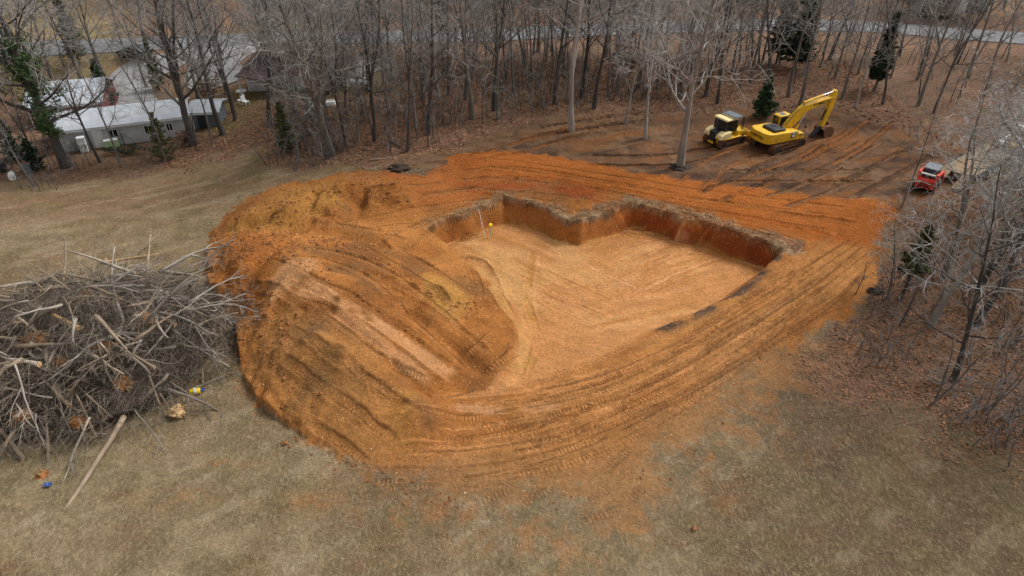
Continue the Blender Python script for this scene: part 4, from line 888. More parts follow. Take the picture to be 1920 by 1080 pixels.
def excavator(loc, rz, tr_rz):
    e = thing('excavator', 'large yellow crawler excavator with raised boom and muddy bucket on scraped earth', 'excavator', loc, rz)
    d = tr_rz-rz; u = MB().box(-1.2, 1.2, -.75, .75, .45, .85).cyl((0, 0, .8), (0, 0, 1.06), .75, 24).build('undercarriage', M['rust'], e, .04); u.rotation_euler.z = d
    for s in (-1, 1):
        t = crawler(e, -.35, .35, 4.4, .92, 46, 6); t.rotation_euler.z = d; t.location = Matrix.Rotation(d, 3, 'Z') @ Vector((0, s*1.2, 0))
    # revolving frame and side housings
    MB().prism([(-1.7,-1.35),(1.75,-1.35),(1.75,1.38),(-1.7,1.38)], 1.06, 1.26, 'z').build('revolving_frame', M['yellow'], e, .03)
    side = MB(); side.prism([(-1.9,1.26),(1.55,1.26),(1.75,1.30),(1.75,1.66),(1.1,1.72),(1.0,1.98),(-.3,2.06),(-1.9,2.10)], -1.36, -.42, 'y')
    side.build('side_housing', M['yellow'], e, .05)
    MB().prism([(-1.9,1.26),(.1,1.26),(.1,2.06),(-1.9,2.10)], .45, 1.38, 'y').build('side_housing', M['yellow'], e, .05)
    MB().box(-1.88, -.2, -.43, .46, 1.26, 2.06).build('engine_bay', M['yellow'], e)
    # plan outline of the counterweight: flat front, rounded back corners
    cw = [(-1.72,1.38),(-1.72,-1.38)]+[(-1.95-.82*math.sin(math.pi*k/14)**.62, -1.38*math.cos(math.pi*k/14)) for k in range(15)]
    c_ = MB().prism(cw, 1.06, 2.14, 'z').build('counterweight', M['yellow'], e, .07)
    hood = MB().prism([(-1.75,2.1),(-.25,2.08),(-.3,2.34),(-1.6,2.42),(-1.75,2.34)], -.98, .62, 'y').build('engine_hood', M['black'], e, .06)
    MB().box(-1.2, -.8, -.2, .1, 2.40, 2.47).build('hood_scoop', M['gunmetal'], hood, .02)
    MB().tube([(-.5, -.6, 2.3), (-.5, -.6, 2.68), (-.62, -.6, 2.76)], .055, 10).build('exhaust_pipe', M['gunmetal'], hood)
    # cab
    cab = MB().prism([(.12,1.26),(1.72,1.26),(1.80,1.9),(1.55,3.02),(.2,3.02),(.12,2.9)], .46, 1.40, 'y').build('cab', M['yellow'], e, .06)
    MB().box(.22, 1.55, .44, .452, 1.95, 2.88).build('side_window', M['glass'], cab)
    MB().box(.22, 1.55, 1.408, 1.42, 1.95, 2.88).build('side_window', M['glass'], cab)
    MB().box(.095, .112, .54, 1.32, 2.05, 2.9).build('rear_window', M['glass'], cab)
    MB().prism([(1.808,1.92),(1.57,2.98),(1.585,2.98),(1.825,1.92)], .52, 1.34, 'y').build('windscreen', M['glass'], cab)
    MB().box(.75, .83, .436, .45, 1.95, 2.9).build('window_post', M['black'], cab)
    MB().box(.5, 1.1, .62, 1.24, 3.022, 3.05).build('roof_hatch', M['grey'], cab, .01)
    # boom in the machine's plane
    bp_ = [(.35,1.55),(.15,1.85),(1.0,2.95),(1.75,3.85),(2.15,4.12),(2.7,4.2),(5.75,4.52),(5.95,4.38),(5.9,4.15),(2.95,3.52),(2.55,3.3),(1.9,2.5),(.85,1.6)]
    boom = MB().prism(bp_, -.27, .27, 'y').build('boom', M['yellow'], e, .03)
    for s in (-1, 1): MB().tube([(.3, s*.2, 2.25), (1.2, s*.2, 3.4), (2.2, s*.2, 4.2), (3.6, s*.2, 4.38)], .03, 6).build('hose', M['black'], boom)
    for s in (-1, 1):
        c1 = MB().cyl((1.25, s*.40, 1.35), (1.85, s*.40, 2.25), .105, 12).build('boom_cylinder', M['yellow'], e); MB().cyl((1.85, s*.40, 2.25), (2.45, s*.40, 3.42), .055, 10).build('cylinder_rod', M['chrome'], c1)
    c2 = MB().cyl((2.35, 0, 4.40), (4.4, 0, 4.78), .11, 12).build('arm_cylinder', M['yellow'], e); MB().cyl((4.4, 0, 4.78), (5.85, 0, 5.06), .055, 10).build('cylinder_rod', M['chrome'], c2)
    MB().box(2.2, 2.5, -.1, .1, 4.1, 4.45).build('cylinder_bracket', M['yellow'], boom)
    arm = MB().prism([(5.75,5.16),(6.0,5.18),(6.22,4.75),(6.1,3.6),(5.5,1.15),(5.2,1.0),(5.08,1.2),(5.45,3.4),(5.55,4.35)], -.22, .22, 'y').build('arm', M['yellow'], e, .03)
    c3 = MB().cyl((6.2, 0, 4.2), (6.05, 0, 2.7), .09, 12).build('bucket_cylinder', M['yellow'], e); MB().cyl((6.05, 0, 2.7), (5.9, 0, 1.55), .05, 10).build('cylinder_rod', M['chrome'], c3)
    MB().prism([(5.95,1.62),(6.05,1.5),(5.95,1.05),(5.8,1.05)], -.2, .2, 'y').build('bucket_link', M['gunmetal'], e, .02)
    # bucket: curved shell with cheeks and teeth
    prof = [(5.12,1.05),(5.55,1.32),(6.05,1.3),(6.45,1.0),(6.6,.55),(6.45,.12),(6.1,-.08),(5.65,-.1)]
    bk = MB(); W2 = .66; n = len(prof)
    inn = [(p[0]*.93+5.75*.07, p[1]*.9+.6*.1) for p in prof]
    bk.add([(p[0], -W2, p[1]) for p in prof]+[(p[0], W2, p[1]) for p in prof]+[(p[0], -W2+.04, p[1]) for p in inn]+[(p[0], W2-.04, p[1]) for p in inn],
           [(i, i+1, n+i+1, n+i) for i in range(n-1)]+[(2*n+i, 3*n+i, 3*n+i+1, 2*n+i+1) for i in range(n-1)]+[(0, n, 3*n, 2*n), (n-1, 2*n-1, 4*n-1, 3*n-1)])
    for s in (-1, 1):
        y0, y1 = (s*W2, s*(W2-.05)); bk.prism(prof+[(5.3,.3)], min(y0, y1), max(y0, y1), 'y')
    bko = bk.build('bucket', M['rust'], e)
    for k in range(5):
        Y = -.52+k*.26; MB().prism([(5.7,-.12),(5.35,-.1),(5.7,-.02)], Y-.05, Y+.05, 'y').build('tooth', M['gunmetal'], bko)
    # thumb and its cylinder on the cab side of the arm
    MB().prism([(5.15,1.35),(4.95,1.15),(4.25,.25),(4.15,-.05),(4.4,.0),(4.95,.75),(5.3,1.1)], -.24, .24, 'y').build('thumb', M['black'], e, .03)
    c4 = MB().cyl((5.38, 0, 3.1), (5.1, 0, 1.95), .085, 12).build('thumb_cylinder', M['black'], e); MB().cyl((5.1, 0, 1.95), (4.9, 0, 1.2), .045, 10).build('cylinder_rod', M['chrome'], c4)
    # rails, steps, lamps, mirror
    MB().tube([(1.0, -1.3, 1.95), (1.0, -1.3, 2.75), (1.7, -1.3, 2.75), (1.7, -1.3, 1.65)], .022, 6).tube([(1.0, -1.3, 2.35), (1.7, -1.3, 2.35)], .018, 6).build('handrail', M['black'], e)
    MB().tube([(1.0, -.5, 1.95), (1.0, -.5, 2.75), (1.0, -1.3, 2.75)], .022, 6).build('handrail', M['black'], e)
    MB().box(1.66, 1.72, -1.5, -1.3, 2.2, 2.5).build('mirror', M['black'], e, .02)
    MB().box(1.76, 1.85, -1.15, -.95, 1.4, 1.5).build('work_lamp', M['white'], e, .01)
    MB().box(.15, .75, -1.375, -1.362, 1.36, 2.0).build('decal_panel', M['black'], e)
    for k in range(3): MB().box(.2, .7, -1.385, -1.377, 1.78+k*.07, 1.815+k*.07).build('decal_stripe', M['white'], e)
    MB().prism([(.28,1.45),(.62,1.45),(.66,1.62),(.45,1.72),(.26,1.62)], -1.386, -1.377, 'y').build('emblem', M['white'], e)
    MB().box(-2.36, -2.30, -1.13, -1.02, 1.28, 1.42).build('tail_lamp', M['red_lens'], e)
    # lettering
    text('KOMATSU', .46, M['decal'], boom, frame((4.35, -.277, 4.08), (1, 0, .105), (-.105, 0, 1)))
    text('KOMATSU', .38, M['decal'], c_, frame((-2.785, .05, 1.62), (0, -1, 0), (0, 0, 1)))
    text('KOMATSU', .13, M['decal'], e, frame((1.3, -1.366, 1.5), (1, 0, 0), (0, 0, 1)), 'small_lettering')
    return e
eg = G(1456, 272); ex_ = excavator((eg.x, eg.y, eg.z-.03), R(24), R(31)); ex_.scale = (.93, .93, .845)

def bulldozer(loc, rz):
    b = thing('bulldozer', 'small yellow and cream bulldozer with enclosed cab left of the excavator', 'bulldozer', loc, rz)
    for s in (-1, 1):
        t = crawler(b, -.28, .28, 3.3, .86, 38, 5); t.location = (0, s*.92, 0)
    MB().box(-1.45, 1.5, -.6, .6, .42, .95).build('main_frame', M['yellow'], b, .04)
    MB().box(-1.78, -1.1, -.36, .36, .55, 1.72).build('radiator_grille', M['black'], b, .05)
    g = MB()
    for k in range(6): g.box(-1.80, -1.775, -.32, .32, .70+k*.16, .76+k*.16)
    g.build('grille_bars', M['gunmetal'], b)
    MB().box(-1.86, -1.74, -.34, .34, .38, .60).build('rear_guard', M['yellow'], b, .03)
    for s in (-1, 1):
        pp = MB().prism([(-1.72,1.0),(-.35,1.0),(-.35,1.70),(-1.15,1.66),(-1.60,1.42)], min(s*.38, s*1.14), max(s*.38, s*1.14), 'y').build('rear_panel', M['cream'], b, .06)
        MB().box(-1.2, .95, min(s*.66, s*1.18), max(s*.66, s*1.18), .95, 1.02).build('fender', M['yellow'], b, .02)
    cab = MB().prism([(-.95,1.5),(.55,1.5),(.72,2.0),(.5,2.78),(-.85,2.78)], -.78, .78, 'y').build('cab', M['gunmetal'], b, .04)
    MB().prism([(-.975,1.80),(-.885,2.68),(-.87,2.68),(-.955,1.80)], -.66, .66, 'y').build('rear_window', M['glass'], cab)
    for s in (-1, 1): MB().prism([(-.72,1.72),(.45,1.72),(.56,2.05),(.42,2.68),(-.7,2.68)], min(s*.783, s*.80), max(s*.783, s*.80), 'y').build('side_window', M['glass'], cab)
    MB().prism([(-1.0,2.78),(.58,2.78),(.5,2.93),(-.9,2.95)], -.86, .86, 'y').build('cab_roof', M['cream'], cab, .05)
    # forestry sweeps ahead of the cab
    sw = MB()
    for s in (-1, 1):
        sw.tube([(-.2, s*.9, 2.98), (1.1, s*.86, 3.0), (1.3, s*.8, 2.8), (1.45, s*.72, 1.35)], .045, 8)
        sw.tube([(1.1, s*.86, 3.0), (1.1, s*.86, 1.3)], .035, 8)
    sw.tube([(1.1, -.86, 3.0), (1.1, .86, 3.0)], .04, 8); sw.tube([(-.2, -.9, 2.98), (-.2, .9, 2.98)], .04, 8); sw.build('guard_frame', M['gunmetal'], b)
    MB().box(.1, 1.05, -.8, .8, 3.0, 3.04).build('guard_mesh', M['grey'], b)
    MB().prism([(.55,.95),(1.9,.95),(1.9,1.25),(1.4,1.42),(.55,1.55)], -.55, .55, 'y').build('hood', M['yellow'], b, .05)
    MB().box(.6, 1.3, -.98, -.62, 1.02, 1.5).build('side_tank', M['yellow'], b, .04)
    MB().tube([(1.2, .3, 1.4), (1.2, .3, 2.0)], .05, 10).build('exhaust_pipe', M['black'], b)
    for s in (-1, 1):
        MB().tube([(.2, s*.5, .6), (1.8, s*.55, .5), (2.35, s*.6, .45)], .09, 8).build('push_arm', M['yellow'], b)
        c = MB().cyl((1.5, s*.42, 1.3), (2.0, s*.45, 1.0), .07, 10).build('lift_cylinder', M['yellow'], b); MB().cyl((2.0, s*.45, 1.0), (2.45, s*.5, .72), .04, 8).build('cylinder_rod', M['chrome'], c)
    bl = [(2.45,.02),(2.38,.3),(2.36,.6),(2.42,.85),(2.55,1.02),(2.62,1.02),(2.5,.82),(2.45,.6),(2.47,.3),(2.55,.02)]
    MB().prism(bl, -1.5, 1.5, 'y').build('blade', M['yellow'], b, .01)
    for s in (-1, 1): MB().box(-1.80, -1.76, s*.75-.07, s*.75+.07, 1.1, 1.2).build('tail_lamp', M['red_lens'], b)
    return b
bg_ = G(1357, 266); bz_ = bulldozer((bg_.x, bg_.y, bg_.z-.03), R(30)); bz_.scale = (.95, .95, .84)

def loader(loc, rz):
    b = thing('track_loader', 'red compact track loader parked in front of the plank trailer', 'loader', loc, rz)
    for s in (-1, 1):
        t = MB().prism([(-1.1,.0),(.95,.0),(1.2,.25),(1.05,.5),(-.6,.72),(-1.25,.6),(-1.4,.3)], min(s*.55, s*.9), max(s*.55, s*.9), 'y').build('rubber_track', M['rubber'], b, .05)
        MB().cyl((-.95, s*.92, .4), (-.95, s*.86, .4), .22, 14).build('sprocket', M['red'], t); MB().cyl((.85, s*.92, .3), (.85, s*.86, .3), .18, 14).build('idler', M['red'], t)
    MB().box(-1.2, 1.0, -.55, .55, .3, .95).build('chassis', M['gunmetal'], b, .03)
    dr_ = MB().prism([(-1.75,.5),(-1.2,.5),(-1.2,1.35),(-1.62,1.32),(-1.75,1.18)], -.72, .72, 'y').build('engine_door', M['red'], b, .05)
    for r_ in range(2):
        for k in range(6): MB().box(-1.765, -1.752, -.56+k*.19, -.43+k*.19, .62+r_*.27, .84+r_*.27).build('vent', M['black'], dr_)
    for s in (-1, 1):
        MB().prism([(-1.5,1.3),(-.9,1.3),(-.95,1.85),(-1.35,1.85)], min(s*.60, s*.86), max(s*.60, s*.86), 'y').build('arm_tower', M['red'], b, .04)
        MB().prism([(-1.3,1.85),(-1.25,1.62),(.6,1.3),(1.45,.5),(1.65,.6),(.8,1.55)], min(s*.68, s*.86), max(s*.68, s*.86), 'y').build('lift_arm', M['red'], b, .03)
        MB().box(-1.765, -1.74, s*.62-.07, s*.62+.07, 1.18, 1.28).build('tail_lamp', M['red_lens'], b)
    MB().box(-1.38, -1.2, -.6, .6, 1.62, 1.76).build('cross_member', M['white'], b, .03)
    cab = MB().prism([(-.95,.95),(.75,.95),(.8,1.5),(.55,2.02),(-.9,2.02)], -.56, .56, 'y').build('cab', M['black'], b, .04)
    MB().prism([(-1.0,2.02),(.7,2.02),(.62,2.12),(-.95,2.12)], -.6, .6, 'y').build('cab_roof', M['grey'], cab, .03)
    for s in (-1, 1): MB().box(-.7, .5, min(s*.562, s*.575), max(s*.562, s*.575), 1.2, 1.9).build('side_window', M['glass'], cab)
    MB().box(-.968, -.952, -.45, .45, 1.45, 1.92).build('rear_window', M['glass'], cab)
    MB().prism([(1.5,.08),(1.55,.65),(1.75,.7),(1.65,.2),(2.3,.06),(2.3,.02)], -.92, .92, 'y').build('bucket', M['rust'], b)
    return b
lg = G(1737, 350); loader((lg.x, lg.y, lg.z), R(48)).scale = (.88, .88, .88)

def trailer(loc, rz):
    t = thing('equipment_trailer', 'long plank decked equipment trailer half hidden by twigs at right', 'trailer', loc, rz)
    for s in (-1, 1): MB().box(-4.0, 4.2, min(s*1.2, s*1.28), max(s*1.2, s*1.28), .62, .84).build('side_rail', M['black'], t, .01)
    for k in range(3): MB().box(-3.9+k*3.5, -3.8+k*3.5, -1.2, 1.2, .6, .72).build('cross_beam', M['black'], t)
    pm = MB().box(-3.98, 4.1, -.09, .09, 0, .05).mesh('plank', M['plank'])
    for k in range(12):
        o = link('plank', pm, t); o.location = (0, -1.1+k*.2, .74+.006*(k % 3))
    rm = MB().prism([(-5.6,.03),(-4.0,.72),(-4.0,.80),(-5.6,.10)], -.35, .35, 'y').mesh('ramp', M['plank'])
    for s in (-1, 1): link('ramp', rm, t).location = (0, s*.8, 0)
    wm = MB(); wm.cyl((0, -.12, 0), (0, .12, 0), .38, 16); wme = wm.mesh('wheel', M['rubber'])
    for X in (-1.3, -.45, .4):
        for s in (-1, 1):
            o = link('wheel', wme, t); o.location = (X, s*1.42, .38); MB().cyl((0, -.125*s, 0), (0, .13*s, 0), .18, 12).build('rim', M['white'], o)
    MB().tube([(4.1, -.8, .7), (5.6, 0, .65), (4.1, .8, .7)], .06, 8).build('tongue', M['black'], t)
    MB().box(4.2, 4.7, -.5, .5, .7, 1.2).build('tool_box', M['gunmetal'], t, .02)
tp = (G(1782, 338)+G(1872, 296))/2; trailer((tp.x, tp.y, float(zat(np.array(tp.x), np.array(tp.y)))), R(38))

def truck(loc, rz):
    t = thing('work_truck', 'white work truck with service body at the right edge behind twigs', 'truck', loc, rz)
    MB().box(-2.9, 3.0, -.45, .45, .5, .75).build('chassis', M['black'], t)
    MB().prism([(-.3,.6),(3.0,.6),(3.05,1.15),(2.9,1.35),(1.75,1.48),(1.15,2.1),(-.15,2.12),(-.3,1.5)], -.98, .98, 'y').build('cab_body', M['white'], t, .08)
    MB().prism([(1.78,1.5),(1.2,2.06),(1.22,2.08),(1.82,1.5)], -.82, .82, 'y').build('windscreen', M['glass'], t)
    MB().box(-.318, -.305, -.75, .75, 1.55, 2.02).build('rear_window', M['glass'], t)
    for s in (-1, 1):
        MB().prism([(-.1,1.5),(1.6,1.5),(1.12,2.02),(-.1,2.02)], min(s*.982, s*.995), max(s*.982, s*.995), 'y').build('side_window', M['glass'], t)
        MB().box(-3.0, -.4, min(s*.62, s*1.02), max(s*.62, s*1.02), .72, 1.45).build('tool_locker', M['white'], t, .03)
        MB().box(-3.03, -3.0, min(s*.7, s*.95), max(s*.7, s*.95), .85, 1.05).build('tail_lamp', M['red_lens'], t)
    MB().box(-3.0, -.4, -.62, .62, .75, .85).build('bed_floor', M['grey'], t)
    MB().box(-1.2, -.5, -.55, .55, .86, 1.5).build('fuel_tank', M['white'], t, .05)
    MB().box(-2.6, -1.7, -.4, .3, .86, 1.3).build('generator', M['yellow'], t, .04)
    MB().tube([(-.45, -1, 1.45), (-.45, -1, 2.25), (-.45, 1, 2.25), (-.45, 1, 1.45)], .04, 8).build('headache_rack', M['black'], t)
    for X in (-1.8, 2.05):
        for s in (-1, 1):
            w = MB().cyl((X, s*.78, .4), (X, s*1.0, .4), .4, 18).build('wheel', M['rubber'], t, .03); MB().cyl((X, s*.9, .4), (X, s*1.012, .4), .2, 12).build('rim', M['chrome'], w)
tk = G(1908, 284); truck((tk.x, tk.y, tk.z), R(38))

# laser level and grade rod in the pit
q = G(920, 446); lt = thing('laser_level', 'yellow laser level on a small tripod standing on the pit floor', 'laser level', q, .3)
for k in range(3):
    a = k*2.094+.5; MB().tube([(.05*math.cos(a), .05*math.sin(a), .95), (.34*math.cos(a), .34*math.sin(a), 0)], [.028, .02], 6).build('leg', M['cut'], lt)
MB().cyl((0, 0, .15), (0, 0, .95), .045, 10).build('centre_column', M['green_pl'], lt)
MB().cyl((0, 0, .95), (0, 0, 1.0), .1, 12).build('tripod_head', M['green_pl'], lt)
MB().tube([(0, 0, 1.0), (0, 0, 1.05), (0, 0, 1.2), (0, 0, 1.24)], [.09, .14, .14, .07], 14).build('laser_head', M['can_yellow'], lt, smooth=True)
q = G(909, 442); gr_ = thing('grade_rod', 'tall white grade rod leaning left beside the laser level', 'grade rod', q, 0); gr_.rotation_euler = (0, R(-10), 0)
MB().box(-.035, .035, -.025, .025, 0, 1.15).build('lower_section', M['white'], gr_, .005); MB().box(-.026, .026, -.018, .018, 1.15, 2.3).build('upper_section', M['white'], gr_, .005)
MB().box(-.09, .05, -.06, .06, .92, 1.1).build('receiver', mat('receiver_pink', tuple(lin(220,160,140)), .5), gr_, .01)
# ------------------------------------------------------------------ houses
def zmat(X, Y): return float(zat(np.array(X), np.array(Y)))
def gable(name, label, p_left, p_right, depth, wall_h, rise, wall_m, roof_m, windows=(), doors=(), over=.35, chimney=False, ribs=True, posts=0):
    """house with its long front wall from p_left to p_right (as seen), ridge parallel to it"""
    a, b = Vector(p_left), Vector(p_right); ln = (b-a).to_2d().length; rz = math.atan2(b.y-a.y, b.x-a.x); z = min(a.z, b.z)-.1
    h_ = thing(name, label, 'house', (a.x, a.y, z), rz)
    MB().prism([(0, 0), (depth, 0), (depth, wall_h), (depth/2, wall_h+rise*.97), (0, wall_h)], 0, ln, 'x').build('wall', wall_m, h_)
    sl = math.hypot(depth/2+over, rise*(1+2*over/depth)); an = math.atan2(rise, depth/2)
    for s in (0, 1):
        y0 = -over if s == 0 else depth+over; z0 = wall_h-over*rise/(depth/2); ym = depth/2; zm = wall_h+rise
        m = MB(); d = 1 if s == 0 else -1
        m.add([(-over, y0, z0), (ln+over, y0, z0), (ln+over, ym, zm), (-over, ym, zm), (-over, y0, z0+.1), (ln+over, y0, z0+.1), (ln+over, ym, zm+.1), (-over, ym, zm+.1)],
              [(0,3,2,1),(4,5,6,7),(0,1,5,4),(1,2,6,5),(2,3,7,6),(3,0,4,7)])
        rf = m.build('roof', roof_m, h_)
        if ribs:
            rm = MB(); k = 0; X = -over+.02
            while X < ln+over:
                rm.add([(X, y0, z0+.1), (X+.05, y0, z0+.1), (X+.05, ym, zm+.1), (X, ym, zm+.1), (X, y0, z0+.13), (X+.05, y0, z0+.13), (X+.05, ym, zm+.13), (X, ym, zm+.13)], [(4,5,6,7),(0,1,5,4),(1,2,6,5),(3,0,4,7)]); X += .9
            rm.build('roof_seam', roof_m, rf)
    MB().box(-.05, ln+.05, -over-.03, -over+.04, wall_h-over*rise/(depth/2)-.12, wall_h-over*rise/(depth/2)-.005).build('gutter', M['white'], h_)
    for X in (0, ln): MB().box(X-.06, X+.06, -.035, .06, 0, wall_h-.02).build('corner_board', M['white'], h_)
    lapm = MB().box(.07, ln-.07, -.022, -.002, 0, .02).mesh('siding_lap', wall_m)
    for k in range(1, int(wall_h/.3)): link('siding_lap', lapm, h_).location = (0, 0, k*.3)
    for (x0, x1, z0, z1) in windows:
        w = MB().box(x0, x1, -.03, .02, z0, z1).build('window', M['white'], h_); MB().box(x0+.06, x1-.06, -.045, -.032, z0+.06, z1-.06).build('pane', M['glass'], w)
        MB().box((x0+x1)/2-.025, (x0+x1)/2+.025, -.055, -.046, z0+.06, z1-.06).build('mullion', M['white'], w)
    for (x0, x1, z1, mm) in doors:
        d_ = MB().box(x0, x1, -.04, .02, .1, z1).build('door', M[mm], h_); MB().box(x1-.16, x1-.1, -.07, -.041, z1*.5, z1*.5+.06).build('handle', M['gunmetal'], d_)
    if chimney: MB().box(ln*.25, ln*.25+.45, depth*.35, depth*.35+.45, wall_h, wall_h+rise+.5).build('chimney', M['rust'], h_)
    for k in range(posts): MB().box(.3+k*(ln-.6)/(posts-1)-.06, .3+k*(ln-.6)/(posts-1)+.06, -1.6, -1.48, 0, wall_h-.3).build('porch_post', M['white'], h_)
    if posts:
        MB().add([(0, -1.8, wall_h-.35), (ln, -1.8, wall_h-.35), (ln, 0, wall_h-.05), (0, 0, wall_h-.05), (0, -1.8, wall_h-.25), (ln, -1.8, wall_h-.25), (ln, 0, wall_h+.05), (0, 0, wall_h+.05)], [(0,3,2,1),(4,5,6,7),(0,1,5,4),(1,2,6,5),(2,3,7,6),(3,0,4,7)]).build('porch_roof', roof_m, h_)
    return h_
gable('long_house', 'long low pale house with white metal roof behind dark tree trunks', G(116,286), G(358,252), 5.2, 2.25, .75, M['siding'], M['roof_metal'], [(4.4,5.3,.9,1.75),(7.6,8.4,.9,1.75),(9.6,10.2,.9,1.7)], [(3.0,3.9,1.95,'white')])
gable('red_building', 'red walled building with white metal roof behind the long house', G(66,240), G(200,229), 7.0, 2.4, 1.3, M['barn_red'], M['roof_metal'], [(2.0,3.0,.9,1.8)], [(5.0,6.0,2.1,'white')])
gable('garage', 'small pale lean building with flat white roof at the right end of the long house', G(366,244), G(412,236), 3.4, 2.0, .4, M['grey'], M['roof_metal'], [], [(.5,1.3,1.8,'black')])
gable('brown_house', 'house with brown shingle roof and white porch posts behind the spreading tree', G(468,172), G(640,168), 9.0, 2.7, 2.0, M['siding'], M['shingle'], [(2.2,3.2,.9,2.0),(6.2,7.2,.9,2.0)], [(4.2,5.1,2.1,'barn_red')], ribs=False, chimney=True, posts=4)
gable('shed', 'small grey shed with sloped roof left of the propane tank', G(618,142), G(662,138), 3.0, 2.2, .6, M['grey'], M['shingle'], [], [(.6,1.6,1.9,'siding')], ribs=False)
gable('far_house', 'far white roofed house beyond the road at upper right', P(1725,22,1.5), P(1850,25,1.5), 8, 2.6, 2.2, M['shingle'], M['roof_metal'], [(2,3,.9,1.9),(8,9,.9,1.9)], [(5,6,2.0,'white')])
# propane tank
q = G(676,168); t = thing('propane_tank', 'silver white propane tank lying on short legs in the yard', 'tank', q, .25)
MB().tube([(-1.25,0,.75),(-1.18,0,.75),(-.95,0,.75),(.95,0,.75),(1.18,0,.75),(1.25,0,.75)], [.1,.32,.48,.48,.32,.1], 18).build('tank_body', M['white'], t, smooth=True)
MB().cyl((0,0,1.2),(0,0,1.42),.14,12).build('valve_cover', M['grey'], t)
for X in (-.7,.7): MB().box(X-.08,X+.08,-.3,.3,0,.35).build('leg', M['grey'], t)
# dark car and yard clutter
def car(loc, rz, label, m):
    c = thing('parked_car', label, 'car', loc, rz)
    MB().prism([(-2.1,.35),(2.1,.35),(2.15,.75),(1.9,.9),(1.1,.98),(.6,1.42),(-1.0,1.45),(-1.6,1.0),(-2.1,.92)], -.86, .86, 'y').build('body', m, c, .08)
    MB().prism([(-1.45,1.0),(.98,1.0),(.56,1.37),(-.97,1.39)], -.868, .868, 'y').build('side_window', M['glass'], c)
    for X in (-1.3,1.35):
        for s in (-1,1): w = MB().cyl((X,s*.7,.33),(X,s*.9,.33),.33,16).build('wheel', M['rubber'], c); MB().cyl((X,s*.85,.33),(X,s*.91,.33),.18,10).build('rim', M['grey'], w)
car(G(256,108), 2.9, 'dark car parked in the field beyond the gravel drive', M['black'])
def chair(loc, rz, label, m):
    c = thing('lawn_chair', label, 'chair', loc, rz); MB().box(-.28,.28,-.28,.28,.38,.44).build('seat', m, c, .02); MB().prism([(.24,.42),(.3,.42),(.42,.98),(.36,.98)], -.28, .28, 'y').build('backrest', m, c, .02)
    for sx in (-1,1):
        for sy in (-1,1): MB().box(sx*.25-.03,sx*.25+.03,sy*.25-.03,sy*.25+.03,0,.38).build('leg', m, c)
chair(G(452,194), .8, 'white plastic lawn chair left of the pair in the mossy yard', M['white'])
chair(G(462,197), 2.6, 'white plastic lawn chair right of the pair in the mossy yard', M['white'])
q = G(455,182); tb = thing('yard_table', 'white yard table behind the lawn chairs', 'table', q, .3)
MB().tube([(0,0,.70),(0,0,.75)], .6, 18).build('table_top', M['white'], tb)
for k in range(4): a = k*1.57+.7; MB().tube([(.2*math.cos(a),.2*math.sin(a),.7),(.42*math.cos(a),.42*math.sin(a),0)], .03, 6).build('leg', M['white'], tb)
q = G(604,197); bt = thing('upturned_boat', 'small white upturned jon boat in the yard behind the spreading tree', 'boat', q, .2)
MB().add([(-1.5,-.55,0),(1.5,-.5,0),(1.5,.5,0),(-1.5,.55,0),(-1.3,-.42,.42),(1.2,-.35,.42),(1.2,.35,.42),(-1.3,.42,.42)], [(0,3,2,1),(4,5,6,7),(0,1,5,4),(1,2,6,5),(2,3,7,6),(3,0,4,7)]).build('hull', M['white'], bt, .06)
MB().box(-1.3,1.2,-.03,.03,.42,.47).build('keel', M['grey'], bt)
# junk at the left edge
def drum(loc, m, label, lie=False):
    o = thing('drum', label, 'drum', loc, .4); b = MB().tube([(0,0,0),(0,0,.02),(0,0,.3),(0,0,.32),(0,0,.6),(0,0,.62),(0,0,.88)], [.28,.29,.29,.31,.29,.31,.29], 16).build('barrel', m, o); MB().cyl((.1,0,.88),(.1,0,.91),.05,8).build('bung', M['black'], o)
    if lie: o.rotation_euler = (R(90),0,.6); o.location.z += .28
drum(G(24,332), M['white'], 'white drum lying among junk at the left edge', True); drum(G(8,322), M['black'], 'black drum standing among junk at the left edge')
drum(G(55,326), M['grey'], 'grey drum standing at the right end of the junk')
q = G(212,276); bx = thing('storage_bin', 'pale green storage bin against the wall of the long house', 'bin', q, .45); MB().box(-.6,.6,-.35,.35,0,.8).build('bin_body', M['green_pl'], bx, .04); MB().prism([(-.38,.8),(.38,.8),(.3,.9),(-.3,.9)], -.64,.64,'x').build('lid', M['white'], bx, .02)
q = G(160,284); ap = thing('old_appliance', 'old white appliance standing against the left end of the long house', 'appliance', q, .45); MB().box(-.35,.35,-.35,.35,.03,1.5).build('cabinet', M['white'], ap, .04); MB().box(-.32,.32,-.39,-.355,.08,.95).build('door', M['white'], ap, .02); MB().box(.2,.25,-.43,-.392,.4,.8).build('handle', M['grey'], ap)

# ------------------------------------------------------------------ brush pile
PC, PA, PB, PH = Vector((-23.2, 28.6, 0)), 7.6, 7.0, 3.7
def pile_z(X, Y):
    q = ((X-PC.x)/PA)**2+((Y-PC.y)/PB)**2
    return zmat(X, Y)+PH*max(0, 1-q)**.6*(1+.75*float(noise2(np.array(X), np.array(Y), 2.1, 900)))
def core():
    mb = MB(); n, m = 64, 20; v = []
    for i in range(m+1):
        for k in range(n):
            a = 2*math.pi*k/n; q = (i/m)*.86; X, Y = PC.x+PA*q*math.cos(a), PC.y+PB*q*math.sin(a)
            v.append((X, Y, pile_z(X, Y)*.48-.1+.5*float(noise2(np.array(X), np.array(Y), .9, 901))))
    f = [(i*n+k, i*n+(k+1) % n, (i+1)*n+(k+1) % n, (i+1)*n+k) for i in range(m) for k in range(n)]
    mb.add(v, f); o = mb.build('debris_gap_shade', M['debris'], smooth=True); tag(o, 'mat of leaves and rotting twigs inside the brush pile, darkened to imitate shade', 'debris', kind='stuff')
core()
rb = random.Random(5)
